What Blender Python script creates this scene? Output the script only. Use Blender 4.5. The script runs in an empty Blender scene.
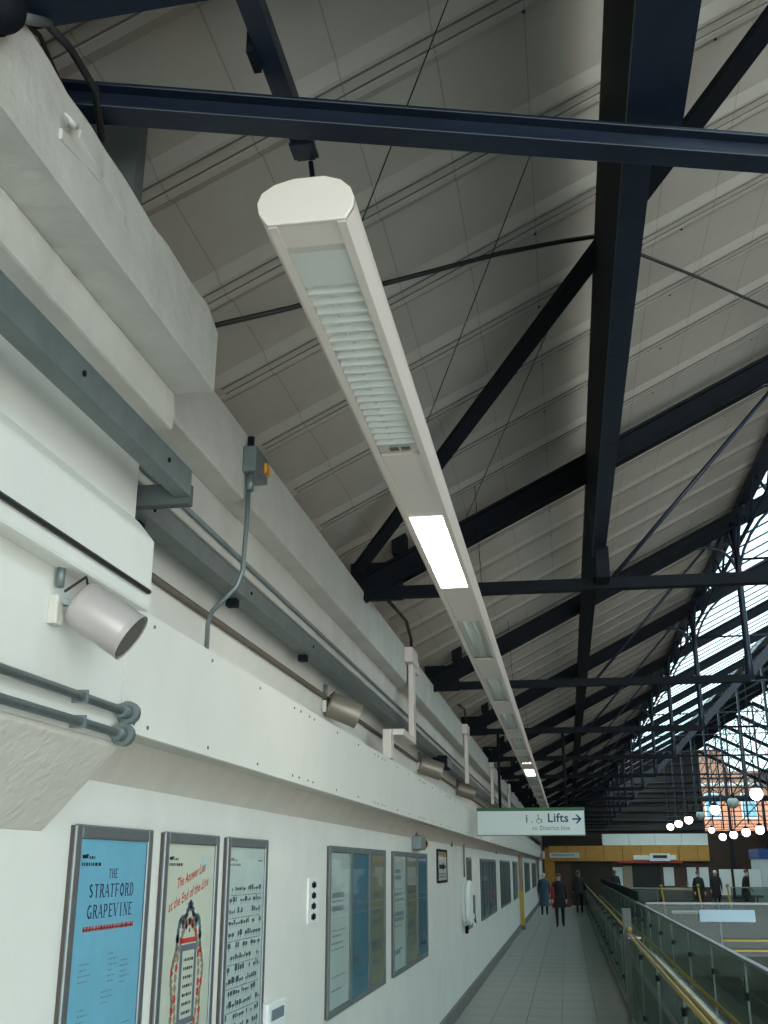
import bpy, math, random
from mathutils import Vector, Matrix
random.seed(7)
S = bpy.context.scene
COL = S.collection
# ------------------------------------------------------------------ camera
EYE = Vector((0, 0, 1.9)); FPX = 1060.0
def _cam():
    vx, vy = 568 - 384, 866 - 512                      # vanishing point of the walkway, from the image centre
    v = Vector((vx, vy, FPX)).normalized()             # world Y in camera axes (right, down, forward)
    z = Vector((0, -FPX, vy)).normalized()             # world Z
    x = v.cross(z)
    R = Matrix((x, v, z))                              # camera axes -> world
    M = Matrix.Identity(4)
    for i, c in enumerate((Vector((1, 0, 0)), Vector((0, -1, 0)), Vector((0, 0, -1)))):
        w = R @ c
        for r in range(3): M[r][i] = w[r]
    for r in range(3): M[r][3] = EYE[r]
    cd = bpy.data.cameras.new('camera'); co = bpy.data.objects.new('camera', cd); COL.objects.link(co)
    cd.sensor_fit = 'HORIZONTAL'; cd.sensor_width = 36; cd.lens = FPX * 36 / 768
    cd.clip_start = .05; cd.clip_end = 500
    co.matrix_world = M; S.camera = co
_cam()
# ------------------------------------------------------------------ daylight and exposure
W = bpy.data.worlds.new('overcast'); S.world = W; W.use_nodes = True
bg = W.node_tree.nodes['Background']
bg.inputs[0].default_value = (.82, .97, .965, 1); bg.inputs[1].default_value = 4.2
S.view_settings.view_transform = 'Standard'; S.view_settings.look = 'None'
S.view_settings.gamma = 1; S.view_settings.use_curve_mapping = False
S.view_settings.exposure = 0.08

# ------------------------------------------------------------------ materials
def nt(name):
    m = bpy.data.materials.new(name); m.use_nodes = True
    return m, m.node_tree, m.node_tree.nodes['Principled BSDF']
def mat(name, col, rough=.6, metal=0, noise=0, scale=6, bump=0, bscale=40, coat=0, spec=.5, col2=None):
    m, t, b = nt(name); N = t.nodes; L = t.links
    b.inputs['Base Color'].default_value = (*col, 1); b.inputs['Roughness'].default_value = rough
    b.inputs['Metallic'].default_value = metal; b.inputs['Coat Weight'].default_value = coat
    b.inputs['Specular IOR Level'].default_value = spec
    if noise or bump:
        tc = N.new('ShaderNodeTexCoord')
    if noise:
        n = N.new('ShaderNodeTexNoise'); n.inputs['Scale'].default_value = scale; n.inputs['Detail'].default_value = 6
        n.inputs['Roughness'].default_value = .65
        r = N.new('ShaderNodeValToRGB')
        c2 = col2 or tuple(c * (1 - noise) for c in col)
        r.color_ramp.elements[0].color = (*c2, 1); r.color_ramp.elements[0].position = .3
        r.color_ramp.elements[1].color = (*col, 1); r.color_ramp.elements[1].position = .62
        L.new(tc.outputs['Object'], n.inputs['Vector']); L.new(n.outputs['Fac'], r.inputs['Fac'])
        L.new(r.outputs['Color'], b.inputs['Base Color'])
    if bump:
        n2 = N.new('ShaderNodeTexNoise'); n2.inputs['Scale'].default_value = bscale; n2.inputs['Detail'].default_value = 4
        bp = N.new('ShaderNodeBump'); bp.inputs['Strength'].default_value = bump; bp.inputs['Distance'].default_value = .02
        L.new(tc.outputs['Object'], n2.inputs['Vector']); L.new(n2.outputs['Fac'], bp.inputs['Height'])
        L.new(bp.outputs['Normal'], b.inputs['Normal'])
    return m
def emis(name, col, s):
    m, t, b = nt(name)
    b.inputs['Base Color'].default_value = (*col, 1)
    b.inputs['Emission Color'].default_value = (*col, 1); b.inputs['Emission Strength'].default_value = s
    return m
def filmglass(name, tint, refl, film, filmcol):       # thin sheet: see-through, a little mirror, a little dirt film
    m, t, b = nt(name); N = t.nodes; L = t.links; N.remove(b)
    tr = N.new('ShaderNodeBsdfTransparent'); tr.inputs[0].default_value = (*tint, 1)
    gl = N.new('ShaderNodeBsdfGlossy'); gl.inputs['Roughness'].default_value = .05
    df = N.new('ShaderNodeBsdfDiffuse'); df.inputs[0].default_value = (*filmcol, 1)
    m1 = N.new('ShaderNodeMixShader'); m1.inputs[0].default_value = refl; m2 = N.new('ShaderNodeMixShader'); m2.inputs[0].default_value = film
    L.new(tr.outputs[0], m1.inputs[1]); L.new(gl.outputs[0], m1.inputs[2]); L.new(m1.outputs[0], m2.inputs[1]); L.new(df.outputs[0], m2.inputs[2])
    L.new(m2.outputs[0], N['Material Output'].inputs[0])
    return m
def glassmat(name, tint, refl=.12, rough=.02):
    m, t, b = nt(name); N = t.nodes; L = t.links; N.remove(b)
    out = N['Material Output']
    tr = N.new('ShaderNodeBsdfTransparent'); tr.inputs[0].default_value = (*tint, 1)
    gl = N.new('ShaderNodeBsdfGlossy'); gl.inputs['Roughness'].default_value = rough
    lw = N.new('ShaderNodeLayerWeight'); lw.inputs[0].default_value = refl
    mx = N.new('ShaderNodeMixShader')
    L.new(lw.outputs['Fresnel'], mx.inputs[0]); L.new(tr.outputs[0], mx.inputs[1]); L.new(gl.outputs[0], mx.inputs[2])
    L.new(mx.outputs[0], out.inputs[0])
    return m
M = dict(
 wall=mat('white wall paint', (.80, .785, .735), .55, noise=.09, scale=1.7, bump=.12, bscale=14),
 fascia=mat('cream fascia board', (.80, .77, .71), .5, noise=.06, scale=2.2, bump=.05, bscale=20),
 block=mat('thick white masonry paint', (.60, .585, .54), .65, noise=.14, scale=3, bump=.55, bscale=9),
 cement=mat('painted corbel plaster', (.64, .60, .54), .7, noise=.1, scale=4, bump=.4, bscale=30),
 navy=mat('navy steel paint', (.009, .015, .032), .38, noise=.4, scale=5, bump=.1, bscale=25, spec=.4),
 darksteel=mat('dark grimy steel', (.008, .010, .014), .7, noise=.3, scale=7, spec=.12), stub=mat('dark grey green paint', (.07, .082, .08), .7),
 ceil=mat('grey roof sheet', (.43, .39, .345), .8, noise=.16, scale=1.3, bump=.06, bscale=30),
 seam=mat('dark sealant line', (.12, .11, .10), .8),
 galv=mat('galvanised grey paint', (.16, .19, .19), .5, metal=.2, noise=.25, scale=8),
 conduit=mat('grey steel conduit', (.20, .235, .24), .4, metal=.4, noise=.2, scale=20),
 browncable=mat('brown cable', (.11, .09, .07), .6),
 black=mat('black rubber', (.015, .015, .016), .6),
 alu=mat('anodised aluminium', (.23, .245, .255), .4, metal=.6, noise=.12, scale=12),
 brownedge=mat('dark brown frame edge', (.075, .058, .052), .5),
 lamp=mat('cream enamel', (.74, .635, .58), .4, noise=.04, scale=3),
 reflector=mat('satin reflector', (.86, .85, .83), .35),
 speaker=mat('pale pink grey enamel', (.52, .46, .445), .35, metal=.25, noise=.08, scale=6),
 mesh=mat('dark speaker grille', (.13, .115, .10), .6, bump=.6, bscale=400),
 floor=mat('grey floor screed', (.20, .205, .195), .6, noise=.2, scale=1.5, bump=.05, bscale=60),
 slab=mat('grey paving slab', (.36, .35, .315), .55, noise=.18, scale=2.0, bump=.06, bscale=80),
 skirting=mat('dark grey skirting', (.16, .16, .15), .6, noise=.25, scale=6),
 brass=mat('brass handrail', (.42, .30, .09), .5, metal=.4),
 yellow=mat('yellow paint', (.60, .38, .04), .5),
 orange=mat('orange wood veneer', (.55, .27, .045), .5, noise=.2, scale=3),
 brown=mat('dark brown cladding', (.040, .030, .022), .75, noise=.4, scale=1.2),
 maroon=mat('maroon brown panel', (.085, .045, .03), .6, noise=.3, scale=2),
 red=mat('red strip', (.42, .03, .035), .5),
 whitep=mat('white panel', (.82, .84, .82), .5, noise=.05, scale=2),
 signw=mat('sign white enamel', (.62, .68, .66), .4),
 green=mat('dark green band', (.012, .10, .03), .5),
 ink=mat('black print', (.018, .02, .03), .6),
 inkblue=mat('dark blue print', (.03, .045, .12), .6),
 inkgrey=mat('grey print', (.16, .20, .24), .6),
 inkred=mat('red print', (.62, .07, .05), .6),
 blue=mat('sky blue paper', (.20, .50, .66), .55, noise=.10, scale=5, coat=.15),
 cream=mat('cream paper', (.66, .68, .57), .55, noise=.05, scale=5, coat=.15),
 mint=mat('pale mint paper', (.58, .67, .63), .55, noise=.08, scale=5, coat=.15),
 steelblue=mat('steel blue paper', (.10, .24, .32), .55, noise=.2, scale=4, coat=.15),
 olive=mat('olive paper', (.30, .31, .22), .55, noise=.2, scale=4, coat=.15),
 tan=mat('tan print', (.36, .27, .18), .6),
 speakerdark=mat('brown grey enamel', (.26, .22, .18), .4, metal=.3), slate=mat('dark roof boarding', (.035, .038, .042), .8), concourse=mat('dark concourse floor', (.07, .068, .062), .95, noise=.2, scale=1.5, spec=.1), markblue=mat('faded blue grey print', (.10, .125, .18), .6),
 amber=mat('amber plastic', (.75, .30, .03), .35),
 brick=None,
 pane=glassmat('poster glazing', (.97, .98, .98), .10),
 crossglass=filmglass('grey barrier glass', (.62, .66, .64), .02, .03, (.40, .47, .43)),
 balglass=filmglass('green tinted balustrade glass', (.60, .67, .63), .10, .14, (.40, .47, .43)),
 skyglass=filmglass('sooty roof glazing', (.50, .60, .64), .03, .08, (.5, .55, .55)),
 lens=filmglass('prismatic lamp lens', (.95, .95, .94), .04, .07, (.85, .84, .80)),
 lit=emis('lit fluorescent diffuser', (1, .96, .88), 9),
 globe=emis('lit white globe', (1, .93, .84), 6),
 globeoff=mat('unlit opal globe', (.45, .50, .48), .3),
 screenw=emis('bright daylight doorway', (.9, 1, .97), .75),
 ballast=mat('track ballast', (.10, .095, .09), .9, noise=.4, scale=8),
 skin=mat('skin', (.55, .34, .26), .6),
 hairw=mat('white hair', (.72, .70, .68), .7), hairb=mat('brown hair', (.12, .07, .05), .7),
 coatblue=mat('blue grey coat', (.05, .09, .14), .8), coatblack=mat('black coat', (.015, .014, .018), .8),
 trous=mat('dark trousers', (.02, .02, .026), .8), shoe=mat('black shoes', (.012, .012, .012), .5),
 redcloth=mat('red cloth', (.36, .02, .03), .7), redbag=mat('dark red bag', (.12, .02, .025), .5),
 paleblue=mat('pale blue board', (.36, .47, .56), .5), royal=mat('royal blue board', (.02, .08, .30), .5),
)
def brickmat():
    m, t, b = nt('orange brick'); N = t.nodes; L = t.links
    tc = N.new('ShaderNodeTexCoord'); mp = N.new('ShaderNodeMapping'); mp.inputs['Rotation'].default_value = (math.pi/2, 0, 0)
    br = N.new('ShaderNodeTexBrick'); br.inputs['Scale'].default_value = 4
    br.inputs['Color1'].default_value = (.42, .15, .075, 1); br.inputs['Color2'].default_value = (.33, .11, .055, 1)
    br.inputs['Mortar'].default_value = (.36, .28, .22, 1); br.inputs['Mortar Size'].default_value = .015
    L.new(tc.outputs['Object'], mp.inputs[0]); L.new(mp.outputs[0], br.inputs['Vector']); L.new(br.outputs['Color'], b.inputs['Base Color'])
    b.inputs['Roughness'].default_value = .85
    return m
M['brick'] = brickmat()

# ------------------------------------------------------------------ geometry helpers
class MB:
    def __init__(s): s.v = []; s.f = []; s.sm = []
    def _add(s, vs, fs, smooth=False):
        o = len(s.v); s.v += [tuple(p) for p in vs]; s.f += [tuple(i + o for i in f) for f in fs]; s.sm += [smooth] * len(fs); return s
    def box(s, x0, x1, y0, y1, z0, z1):
        return s._add([(x, y, z) for z in (z0, z1) for y in (y0, y1) for x in (x0, x1)],
                      [(0, 2, 3, 1), (4, 5, 7, 6), (0, 1, 5, 4), (2, 6, 7, 3), (0, 4, 6, 2), (1, 3, 7, 5)])
    def bar(s, p, q, w, h, up=(0, 0, 1)):
        p = Vector(p); q = Vector(q); d = (q - p).normalized(); u = Vector(up)
        if abs(d.dot(u)) > .98: u = Vector((1, 0, 0))
        a = d.cross(u).normalized() * (w / 2); b = a.cross(d).normalized() * (h / 2)
        vs = [e + i * a + j * b for e in (p, q) for (i, j) in ((-1, -1), (1, -1), (1, 1), (-1, 1))]
        return s._add(vs, [(0, 1, 2, 3), (7, 6, 5, 4), (0, 4, 5, 1), (1, 5, 6, 2), (2, 6, 7, 3), (3, 7, 4, 0)])
    def tube(s, pts, r, n=8, cap=True):
        pts = [Vector(p) for p in pts]; rr = r if isinstance(r, (list, tuple)) else [r] * len(pts)
        vs = []; ref = None
        for i, p in enumerate(pts):
            d = (pts[min(i + 1, len(pts) - 1)] - pts[max(i - 1, 0)]).normalized()
            if ref is None: ref = Vector((0, 0, 1)) if abs(d.z) < .9 else Vector((1, 0, 0))
            a = d.cross(ref).normalized(); b = a.cross(d).normalized(); ref = b
            for k in range(n):
                t = 2 * math.pi * k / n; vs.append(p + rr[i] * (math.cos(t) * a + math.sin(t) * b))
        fs = [(i * n + k, i * n + (k + 1) % n, (i + 1) * n + (k + 1) % n, (i + 1) * n + k) for i in range(len(pts) - 1) for k in range(n)]
        s._add(vs, fs, True)
        if cap:
            o = len(s.v) - len(vs); e = len(s.v) - n
            s.f += [tuple(o + k for k in range(n))[::-1], tuple(e + k for k in range(n))]; s.sm += [False, False]
        return s
    def prism_y(s, poly, y0, y1):                       # polygon in (x, z) swept along y
        n = len(poly)
        return s._add([(x, y, z) for y in (y0, y1) for (x, z) in poly],
                      [tuple(range(n)), tuple(range(2 * n - 1, n - 1, -1))] + [(i, n + i, n + (i + 1) % n, (i + 1) % n) for i in range(n)])
    def prism_x(s, poly, x0, x1):                       # polygon in (y, z) swept along x
        n = len(poly)
        return s._add([(x, y, z) for x in (x0, x1) for (y, z) in poly],
                      [tuple(range(n))[::-1], tuple(range(n, 2 * n))] + [(i, (i + 1) % n, n + (i + 1) % n, n + i) for i in range(n)])
    def sphere(s, c, r, n=14, sz=1.0):
        c = Vector(c); vs = [c + Vector((0, 0, r * sz))]; m = n // 2
        for i in range(1, m):
            a = math.pi * i / m
            vs += [c + Vector((r * math.sin(a) * math.cos(2 * math.pi * k / n), r * math.sin(a) * math.sin(2 * math.pi * k / n), r * sz * math.cos(a))) for k in range(n)]
        vs.append(c - Vector((0, 0, r * sz)))
        fs = [(0, 1 + k, 1 + (k + 1) % n) for k in range(n)]
        for i in range(m - 2):
            fs += [(1 + i * n + k, 1 + (i + 1) * n + k, 1 + (i + 1) * n + (k + 1) % n, 1 + i * n + (k + 1) % n) for k in range(n)]
        e = len(vs) - 1; o = 1 + (m - 2) * n
        fs += [(e, o + (k + 1) % n, o + k) for k in range(n)]
        return s._add(vs, fs, True)
    def ell(s, c, rx, ry, rz, n=12):
        a = len(s.v); s.sphere((0, 0, 0), 1, n)
        s.v[a:] = [(c[0] + x * rx, c[1] + y * ry, c[2] + z * rz) for (x, y, z) in s.v[a:]]
        return s
    def poly(s, pts): return s._add(pts, [tuple(range(len(pts)))])
    def mesh(s, name, m, off=(0, 0, 0)):
        me = bpy.data.meshes.new(name)
        me.from_pydata([(x - off[0], y - off[1], z - off[2]) for (x, y, z) in s.v], [], s.f)
        me.polygons.foreach_set('use_smooth', s.sm); me.materials.append(M[m] if isinstance(m, str) else m); me.update()
        return me
    def build(s, name, m, parent=None, bevel=0):
        off = Vector((0, 0, 0)); p = parent
        while p is not None: off += p.location; p = p.parent
        o = bpy.data.objects.new(name, s.mesh(name, m, off)); COL.objects.link(o); o.parent = parent
        if bevel:
            b = o.modifiers.new('edge', 'BEVEL'); b.width = bevel; b.segments = 2; b.limit_method = 'ANGLE'
        return o
def tag(o, label, cat, group=None):
    o['label'] = label; o['category'] = cat
    if group: o['group'] = group
    return o
def struct(o): o['kind'] = 'structure'; return o
def thing(name, loc, label, cat, group=None):
    o = bpy.data.objects.new(name, None); COL.objects.link(o); o.location = loc; o.empty_display_size = .1
    return tag(o, label, cat, group)
def sroot(name, loc=(0, 0, 0)):
    o = bpy.data.objects.new(name, None); COL.objects.link(o); o.location = loc; return struct(o)
def copy_tree(o, parent=None):
    c = o.copy(); COL.objects.link(c); c.parent = parent
    for ch in list(o.children): copy_tree(ch, c)
    return c
ORD = 'first second third fourth fifth sixth seventh eighth ninth tenth eleventh twelfth thirteenth fourteenth fifteenth sixteenth seventeenth eighteenth nineteenth twentieth'.split()
_txt = {}
def text_poly(string, size, align='CENTER', sx=1.0, bold=0.0, shear=0.0):
    key = (string, size, align, sx, bold, shear)
    if key not in _txt:
        cu = bpy.data.curves.new('t', 'FONT'); cu.body = string; cu.size = size; cu.align_x = align; cu.align_y = 'CENTER'
        cu.offset = bold; cu.shear = shear; cu.resolution_u = 2; cu.space_character = 1.05
        ob = bpy.data.objects.new('t', cu); COL.objects.link(ob)
        dg = bpy.context.evaluated_depsgraph_get(); dg.update()
        me = bpy.data.meshes.new_from_object(ob.evaluated_get(dg))
        _txt[key] = ([(v.co.x * sx, v.co.y) for v in me.vertices], [tuple(p.vertices) for p in me.polygons])
        bpy.data.objects.remove(ob); bpy.data.curves.remove(cu); bpy.data.meshes.remove(me)
    return _txt[key]
def put_text(mb, string, size, fn, **kw):               # fn maps (u, v) on the face to a world point
    vs, fs = text_poly(string, size, **kw)
    return mb._add([fn(u, v) for (u, v) in vs], fs)

# ================================================================== SETTING: left wall
XW = -1.58; YB = -7.0; YE = 70.0
wall = struct(MB().box(-1.95, XW, YB, YE, -.4, 3.3).build('wall_left', 'wall'))
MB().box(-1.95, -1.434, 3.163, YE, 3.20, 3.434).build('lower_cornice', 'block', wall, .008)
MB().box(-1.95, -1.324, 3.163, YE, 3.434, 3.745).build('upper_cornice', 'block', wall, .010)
MB().prism_y([(-1.58, 2.176), (-1.50, 2.316), (-1.50, 2.40), (-1.59, 2.40)], 3.163, YE).build('cove', 'cement', wall)
MB().box(-1.6, -1.372, 3.163, YE, 2.318, 2.69).build('fascia_backing', 'cement', wall)
# riveted fascia boards
fp = 2.44; n = int((YE - 3.17) / fp) + 1
def fascia_mesh(L):
    return MB().box(-1.372, -1.355, .003, L - .003, 2.305, 2.71)
riv = MB()
for yy in (.10, .22, .85, 1.55, 2.2, 2.34):
    for zz in (2.335, 2.675): riv.tube([(-1.356, yy, zz), (-1.351, yy, zz)], .007, 6)
me_f = fascia_mesh(fp).mesh('fascia_board', 'fascia'); me_r = riv.mesh('rivets', 'galv')
for i in range(n):
    o = bpy.data.objects.new('fascia_board', me_f); COL.objects.link(o); o.parent = wall; o.location = (0, 3.17 + i * fp, 0)
    r = bpy.data.objects.new('rivets', me_r); COL.objects.link(r); r.parent = o
# the near pilaster with its corbel foot, ledge and stepped head
PY0, PY1 = .6, 3.163
MB().prism_y([(-1.60, 2.013), (-1.355, 2.264), (-1.355, 3.31), (-1.60, 3.31)], PY0, PY1).build('pilaster', 'wall', wall, .006)
MB().prism_y([(-1.59, 2.000), (-1.578, 2.000), (-1.352, 2.245), (-1.352, 2.262), (-1.59, 2.262)], PY0, PY1 - .002).build('corbel_foot', 'cement', wall, .004)
MB().prism_y([(-1.40, 2.69), (-1.28, 2.67), (-1.28, 2.905), (-1.345, 2.985), (-1.40, 2.985)], PY0, PY1).build('ledge', 'wall', wall, .012)
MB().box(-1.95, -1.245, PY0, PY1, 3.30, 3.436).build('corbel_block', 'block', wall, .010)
ub = MB(); segs = 22                                    # rough, uneven top edge of the near block
prof = []
for i in range(segs + 1):
    y = PY0 + (PY1 - PY0) * i / segs
    zt = 3.725 + random.uniform(-.009, .009) - (.035 if i == segs else 0); xo = random.uniform(-.004, .004)
    prof.append([(-1.95, y, 3.436), (-1.109, y, 3.436), (-1.107 + xo, y, zt - .03), (-1.125 + xo, y, zt), (-1.95, y, zt)])
vs = [p for r in prof for p in r]; fs = []
for i in range(segs):
    for k in range(5): fs.append((i * 5 + k, i * 5 + (k + 1) % 5, (i + 1) * 5 + (k + 1) % 5, (i + 1) * 5 + k))
fs += [(4, 3, 2, 1, 0), tuple(segs * 5 + k for k in range(5))]
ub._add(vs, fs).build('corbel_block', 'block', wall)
MB().box(-1.95, -1.33, 2.2, 3.1, 3.70, 3.78).build('mortar_bed', 'block', wall)
MB().box(-1.95, -1.88, YB, 73, 3.2, 3.75).build('eaves_light_stop', 'brown', wall)  # unseen strip added to stop daylight leaking in at the eaves
MB().box(-1.95, XW, YE, 72.5, -.4, 3.2).build('end_return', 'maroon', wall)
MB().tube([(-1.104, 2.00, 3.615), (-1.085, 1.99, 3.60), (-1.078, 1.965, 3.585), (-1.09, 1.94, 3.60)], [.006, .010, .009, .003], 6).build('paint_flake', 'block', wall)
for (y0, z0, y1, z1) in ((1.96, 3.56, 2.20, 3.60), (2.05, 3.63, 2.35, 3.60)): MB().bar((-1.108, y0, z0), (-1.108, y1, z1), .012, .03).build('paint_flake', 'block', wall, .004)
struct(MB().prism_y([(XW, 0), (-1.53, 0), (-1.545, .14), (XW, .15)], YB, YE).build('baseboard_left', 'skirting'))
# ------------------------------------------------------------------ floors
floor = struct(MB().box(-1.95, .84, YB, 72.5, -.35, -.012).build('floor', 'floor'))
sw = (.72 + 1.53) / 5
me_s = MB().box(.004, sw - .004, .004, .912, -.02, 0).mesh('paving_slab', 'slab')
for r in range(46):
    for c in range(5):
        o = bpy.data.objects.new('paving_slab', me_s); COL.objects.link(o); o.parent = floor
        o.location = (-1.53 + c * sw, 9.16 + r * .916, 0)
rest = MB()
for r in range(-15, 10): rest.box(-1.53, .72, r * .916 + .004, r * .916 + .912, -.02, 0)
for r in range(56, 78): rest.box(-1.53, .72, r * .916 + .004, r * .916 + .912, -.02, 0)
o = rest.build('paving_slabs', 'slab', floor); o['kind'] = 'stuff'
struct(MB().box(.84, 1.60, YB, 64, -.75, -.45).build('floor_channel', 'ballast'))
struct(MB().box(1.60, 18.2, 26.2, 73, -.40, 0).build('floor_concourse', 'concourse'))
low = struct(MB().box(1.60, 18.2, YB, 73, -5.6, -5.2).build('floor_tracks', 'ballast'))
for x0 in (4.0, 11.5):
    MB().box(x0, x0 + 3.6, YB, 73, -5.2, -4.2).build('platform', 'floor', low)
for x0 in (2.2, 8.6):
    for d in (0, 1.435): MB().box(x0 + d - .035, x0 + d + .035, YB, 73, -5.2, -5.05).build('rail', 'alu', low)
struct(MB().box(18.2, 18.6, YB, 73, -5.6, 3.9).build('wall_right', 'brick'))

# ------------------------------------------------------------------ roof: profiled sheet ceiling and glazing
MS = .51; RC = 4.65                                     # roof underside z = RC + MS * x
def rz(x, c=RC): return c + MS * x
XR = 8.3; PIT = .675; Y0 = 2.80 - 14 * PIT; NB = 118
ceil = sroot('ceiling')
def ceil_mesh():
    # across one pitch: flush strip between two seam lines, sloping flank, then a pan set higher
    xs0, xs1 = -1.95, 2.2
    prof = [(0, 0), (.055, 0), (.062, -.006), (.095, -.006), (.15, .020), (.59, .020), (.655, 0), (PIT, 0)]
    b = MB(); m = len(prof)
    vs = [(x, y, rz(x) + dz) for x in (xs0, xs1) for (y, dz) in prof] + [(x, y, rz(x) + .06) for x in (xs0, xs1) for y in (0, PIT)]
    fs = [(i, i + 1, m + i + 1, m + i) for i in range(m - 1)] + [(2 * m, 2 * m + 2, 2 * m + 3, 2 * m + 1)]
    fs += [tuple([2 * m + 3, 2 * m + 2] + list(range(m, 2 * m))), tuple([2 * m, 2 * m + 1] + list(range(m - 1, -1, -1)))]
    return b._add(vs, fs)
def ceilmat():
    m = M['ceil'].copy(); m.name = 'grey roof sheet with faint seams'
    t = m.node_tree; N = t.nodes; L = t.links; b = N['Principled BSDF']
    tc = N.new('ShaderNodeTexCoord'); sp = N.new('ShaderNodeSeparateXYZ'); L.new(tc.outputs['Object'], sp.inputs[0])
    f = N.new('ShaderNodeMath'); f.operation = 'FRACT'; mu = N.new('ShaderNodeMath'); mu.operation = 'MULTIPLY'; mu.inputs[1].default_value = 3.3
    L.new(sp.outputs['X'], mu.inputs[0]); L.new(mu.outputs[0], f.inputs[0])
    lt = N.new('ShaderNodeMath'); lt.operation = 'LESS_THAN'; lt.inputs[1].default_value = .018; L.new(f.outputs[0], lt.inputs[0])
    mx = N.new('ShaderNodeMixRGB'); mx.blend_type = 'MULTIPLY'; mx.inputs[2].default_value = (.72, .72, .72, 1)
    src = b.inputs['Base Color'].links[0].from_socket
    L.new(lt.outputs[0], mx.inputs[0]); L.new(src, mx.inputs[1]); L.new(mx.outputs[0], b.inputs['Base Color'])
    return m
M['ceil2'] = ceilmat()
me_c = ceil_mesh().mesh('ceiling_panel', 'ceil2')
sm = MB()
for (ya, yb) in ((-.003, .003), (.053, .058)):
    vs = [(x, y, rz(x) - dz) for x in (-1.42, 2.2) for (y, dz) in ((ya, 0), (ya, .005), (yb, .005), (yb, 0))]
    sm._add(vs, [(0, 1, 5, 4), (1, 2, 6, 5), (2, 3, 7, 6), (4, 5, 6, 7), (3, 2, 1, 0)])
me_sm = sm.mesh('seam', 'seam')
sc = MB()
for xx in (.0, .75, 1.45): sc.sphere((xx, .11, rz(xx) - .002), .007, 8)
me_sc = sc.mesh('fixings', 'darksteel')
for i in range(NB):
    o = bpy.data.objects.new('ceiling_panel', me_c); COL.objects.link(o); o.parent = ceil; o.location = (0, Y0 + i * PIT, 0)
    p = bpy.data.objects.new('seam', me_sm); COL.objects.link(p); p.parent = o
    if i < 60:
        p = bpy.data.objects.new('fixings', me_sc); COL.objects.link(p); p.parent = o
YR1 = Y0 + NB * PIT
# far-side slope: opaque foot
rr = MB(); rr._add([(18.4, YB, rz(-1.8)), (11.6, YB, rz(5.0)), (11.6, YR1, rz(5.0)), (18.4, YR1, rz(-1.8)),
                    (18.4, YB, rz(-1.8) + .06), (11.6, YB, rz(5.0) + .06), (11.6, YR1, rz(5.0) + .06), (18.4, YR1, rz(-1.8) + .06)],
                   [(0, 1, 2, 3), (7, 6, 5, 4), (0, 4, 5, 1), (1, 5, 6, 2), (2, 6, 7, 3), (3, 7, 4, 0)])
struct(rr.build('ceiling_far_slope', 'ceil'))
glz = sroot('window_1')
def pane_mesh(xa, xb):
    z = .05
    return MB()._add([(xa, .02, rz(xa) + z), (xb, .02, rz(xb) + z), (xb, PIT - .02, rz(xb) + z), (xa, PIT - .02, rz(xa) + z)], [(0, 1, 2, 3)])
mp1 = pane_mesh(2.15, 5.0).mesh('glass_pane', 'skyglass'); struct(MB()._add([(x, y, rz(x) + dz) for dz in (.03, .09) for (x, y) in ((5.0, YB), (8.3, YB), (8.3, YR1), (5.0, YR1))], [(0, 1, 2, 3), (7, 6, 5, 4), (0, 4, 5, 1), (1, 5, 6, 2), (2, 6, 7, 3), (3, 7, 4, 0)]).build('ceiling_ridge_boarding', 'slate'))
for i in range(NB):
    for me in (mp1,):
        o = bpy.data.objects.new('glass_pane', me); COL.objects.link(o); o.parent = glz; o.location = (0, Y0 + i * PIT, 0)
bars = MB(); fargl = MB()
for i in range(NB):
    y = Y0 + i * PIT
    bars.bar((2.15, y, rz(2.15) + .045), (5.0, y, rz(5.0) + .045), .02, .022)
    bars.bar((2 * XR - 5.0, y, rz(5.0) + .045), (XR, y, rz(XR) + .045), .02, .022)
    fargl._add([(11.6, y + .02, rz(5.0) + .05), (8.35, y + .02, rz(8.25) + .05), (8.35, y + PIT - .02, rz(8.25) + .05), (11.6, y + PIT - .02, rz(5.0) + .05)], [(0, 1, 2, 3)])
o = bars.build('glazing_bars', 'navy', glz); o['kind'] = 'stuff'
o = fargl.build('glass_panes', 'skyglass', glz); o['kind'] = 'stuff'
for x in (2.15, 5.0, 8.3, 11.6, 14.45):
    zz = rz(min(x, 16.6 - x)) - .03
    MB().box(x - .03, x + .03, YB, YR1, zz - .05, zz + .05).build('glazing_purlin', 'navy', glz)

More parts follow.
